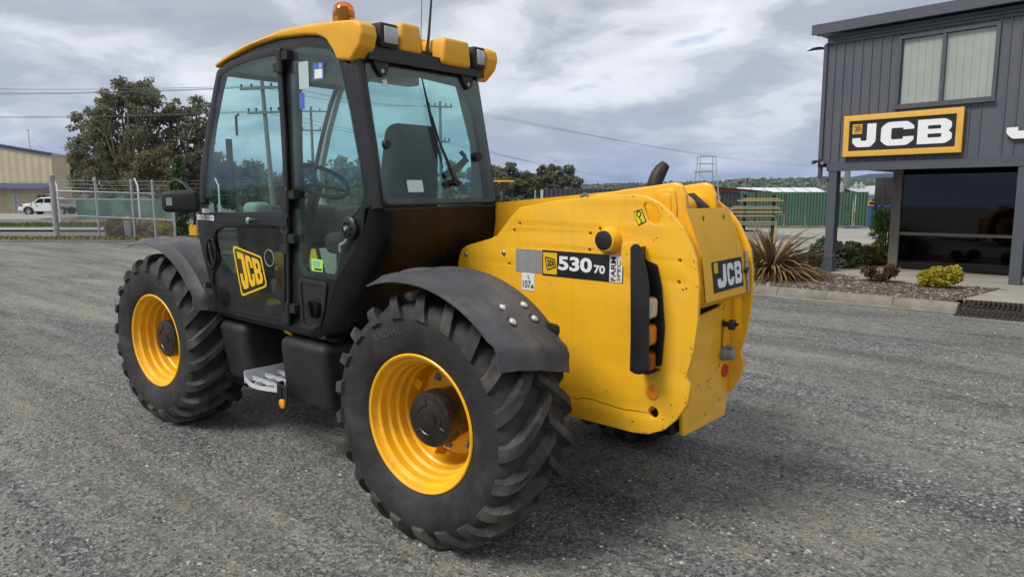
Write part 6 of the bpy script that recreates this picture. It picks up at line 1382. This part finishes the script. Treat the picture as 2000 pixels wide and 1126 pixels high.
fc = broot('filing_cabinet', 'pale two drawer filing cabinet behind the tinted office glass', 'cabinet', (1.62,-2.6,-.03)); CABG = pm('pale_cabinet', (.36,.38,.44), .5)
rbox('carcass', (0,0,.36), (.42,.45,.70), CABG, fc, .01)
for z in (.18,.50): o = rbox('drawer', (0,.235,z), (.40,.02,.28), CABG, fc, .006); rbox('drawer_handle', (0,.25,z+.12), (.38,.02,.018), WHITE, o, .004)
ch = broot('office_chair', 'dark swivel chair behind the tinted office glass', 'chair', (1.12,-2.35,-.03)); mb = MB()
for k in range(5): a = k*2*PI/5; mb.tube([(0,0,.10),(.26*math.cos(a),.26*math.sin(a),.05)], [.03,.02], 5)
mb.tube([(0,0,.08),(0,0,.42)], .03, 8); mb.build('pedestal', GALV, ch); rbox('cushion', (0,0,.45), (.46,.44,.09), SEAT, ch, .04); rbox('backrest', (-.16,.0,.78), (.08,.42,.46), SEAT, ch, .04)
dk = broot('office_desk', 'dark desk with a panel front behind the tinted office glass', 'desk', (2.75,-2.5,-.03)); rbox('desk_top', (0,0,.72), (1.3,.6,.03), RM, dk, .005); rbox('modesty_panel', (0,.25,.36), (1.2,.02,.66), RM, dk, .004)
for x_ in (-.58,.58): rbox('leg', (x_,-.2,.35), (.05,.05,.7), RM, dk, .005)
# downpipe, floods, spike light
dp = broot('downpipe', 'charcoal rainwater pipe stepping in under the corner of the office', 'downpipe'); mb = MB()
mb.b2((-.245,.00,1.98),(-.175,.06,2.30)); mb.build('drop', CHAR2, dp); mb = MB(); mb.add([(-.245,.0,1.98),(-.245,.06,1.98),(-.05,.06,1.90),(-.05,.0,1.90),(-.245,.0,2.05),(-.245,.06,2.05),(-.05,.06,1.97),(-.05,.0,1.97)], [(0,1,2,3),(4,7,6,5),(1,5,6,2),(0,3,7,4)]); mb.build('offset', CHAR2, dp); mb = MB(); mb.add([(-.16,-.10,-.02),(-.10,-.10,-.02),(-.02,-.10,.32),(-.08,-.10,.32),(-.16,-.02,-.02),(-.10,-.02,-.02),(-.02,-.02,.32),(-.08,-.02,.32)], [(0,1,2,3),(4,7,6,5),(0,4,5,1),(1,5,6,2),(0,3,7,4),(2,6,7,3)]); mb.build('shoe', CHAR2, dp)
fl = broot('flood_lights', 'pair of small black flood lights on the lower corner of the office', 'flood light', (-.19,.06,2.30)); mb = MB(); mb.box((0,.03,0),(.07,.06,.09)); mb.tube([(0,.05,-.02),(0,.08,-.12)], .02, 6); mb.build('bracket', BLKS, fl)
for dx, dz in ((-.10,.01),(.07,.0)): mb = MB(); mb.tube([(dx*.5,.06,dz),(dx*1.2,.16,dz-.03)], [.022,.042], 10); lh = mb.build('lamp_head', BLKS, fl); mb = MB(); mb.tube([(dx*1.2,.16,dz-.03),(dx*1.22,.163,dz-.031)], .036, 10); mb.build('lens', LENS, lh)
sl_ = broot('spike_arm', 'thin dark arm sticking out from the upper corner of the office', 'bracket', (-.25,.02,4.50)); mb = MB(); mb.tube([(0,0,.0),(-.12,0,.02),(-.24,0,.02),(-.36,0,-.005)], [.02,.032,.028,.006], 6); mb.build('arm', BLKS, sl_); mb = MB(); mb.box((.0,-.01,0),(.02,.06,.08)); mb.build('plate', BLKS, sl_)
# sign board
sg = broot('sign_board', 'yellow framed black sign with big white JCB letters on the office wall', 'sign', (.235,.045,2.37)); SW, SH = 2.015, .775
AMBR = pm('sign_amber', (.72,.40,.06), .45, var=.03); ft = .105
plate('frame', [(0,0),(SW,0),(SW,SH),(0,SH)], AMBR, sg, lambda a,b,d: (a, .05-d, b), .07, [[(ft,ft),(SW-ft,ft),(SW-ft,SH-ft),(ft,SH-ft)]], .006)
b2('face', (ft-.01,.01,ft-.01), (SW-ft+.01,.055,SH-ft+.01), BLACKV, sg, 0)
SF = lambda a,b,d: (a, .060-d, b)
logo('letters', letters_wide(), [((.17,.605),(.59,.605),(.59,.175),(.17,.175)),((.68,.605),(1.24,.605),(1.24,.175),(.68,.175)),((1.30,.605),(1.85,.605),(1.85,.175),(1.30,.175))], WHITE, sg, SF, .01)
plate('emblem', [(.165,.425),(.340,.425),(.340,.605),(.165,.605)], AMBR, sg, lambda a,b,d: (a, .062-d, b), .01, (), 0)
qd = [(.185,.575),(.318,.590),(.328,.475),(.210,.445)]
plate('emblem_frame', rnd(qd,.01,2), BLACKV, sg, lambda a,b,d: (a, .068-d, b), .002, [rnd([(.196,.563),(.310,.577),(.318,.484),(.218,.458)],.008,2)], 0)
logo('emblem_letters', letters_slab(), quad_cells([(.204,.556),(.304,.568),(.310,.492),(.222,.470)], [(.03,.05,.33,.95),(.37,.05,.64,.95),(.68,.05,.97,.95)]), BLACKV, sg, lambda a,b,d: (a, .068-d, b), .002)
j2 = broot('wall_letter', 'white raised letter J at the right edge of the office wall', 'letter', (2.88,.045,2.56))
logo('letter_face', letters_wide()[:1], [((0,.47),(.44,.47),(.44,0),(0,0))], WHITE, j2, lambda a,b,d: (a, .02-d, b), .03); mb = MB(); mb.tube([(.36,-.03,.3),(.36,.01,.3)], .01, 6); mb.tube([(.1,-.03,.06),(.1,.01,.06)], .01, 6); mb.build('stand_off', GALV, j2)

# ================================================================ air between here and the hills
hzm = bpy.data.materials.new('pale_air'); hzm.use_nodes = True; t = hzm.node_tree; t.nodes.clear(); o_ = t.nodes.new('ShaderNodeOutputMaterial'); pv = t.nodes.new('ShaderNodeVolumePrincipled')
pv.inputs['Color'].default_value = (.42,.60,1.,1); pv.inputs['Density'].default_value = .00010; pv.inputs['Anisotropy'].default_value = .2; t.links.new(pv.outputs[0], o_.inputs['Volume'])
mb = MB(); mb.b2((-9500,-9500,-400),(9500,9500,130)); hz_ = mb.build('haze', hzm, None, 0); tag(hz_, 'thin bluish air softening the far hills', 'haze', kind='stuff')
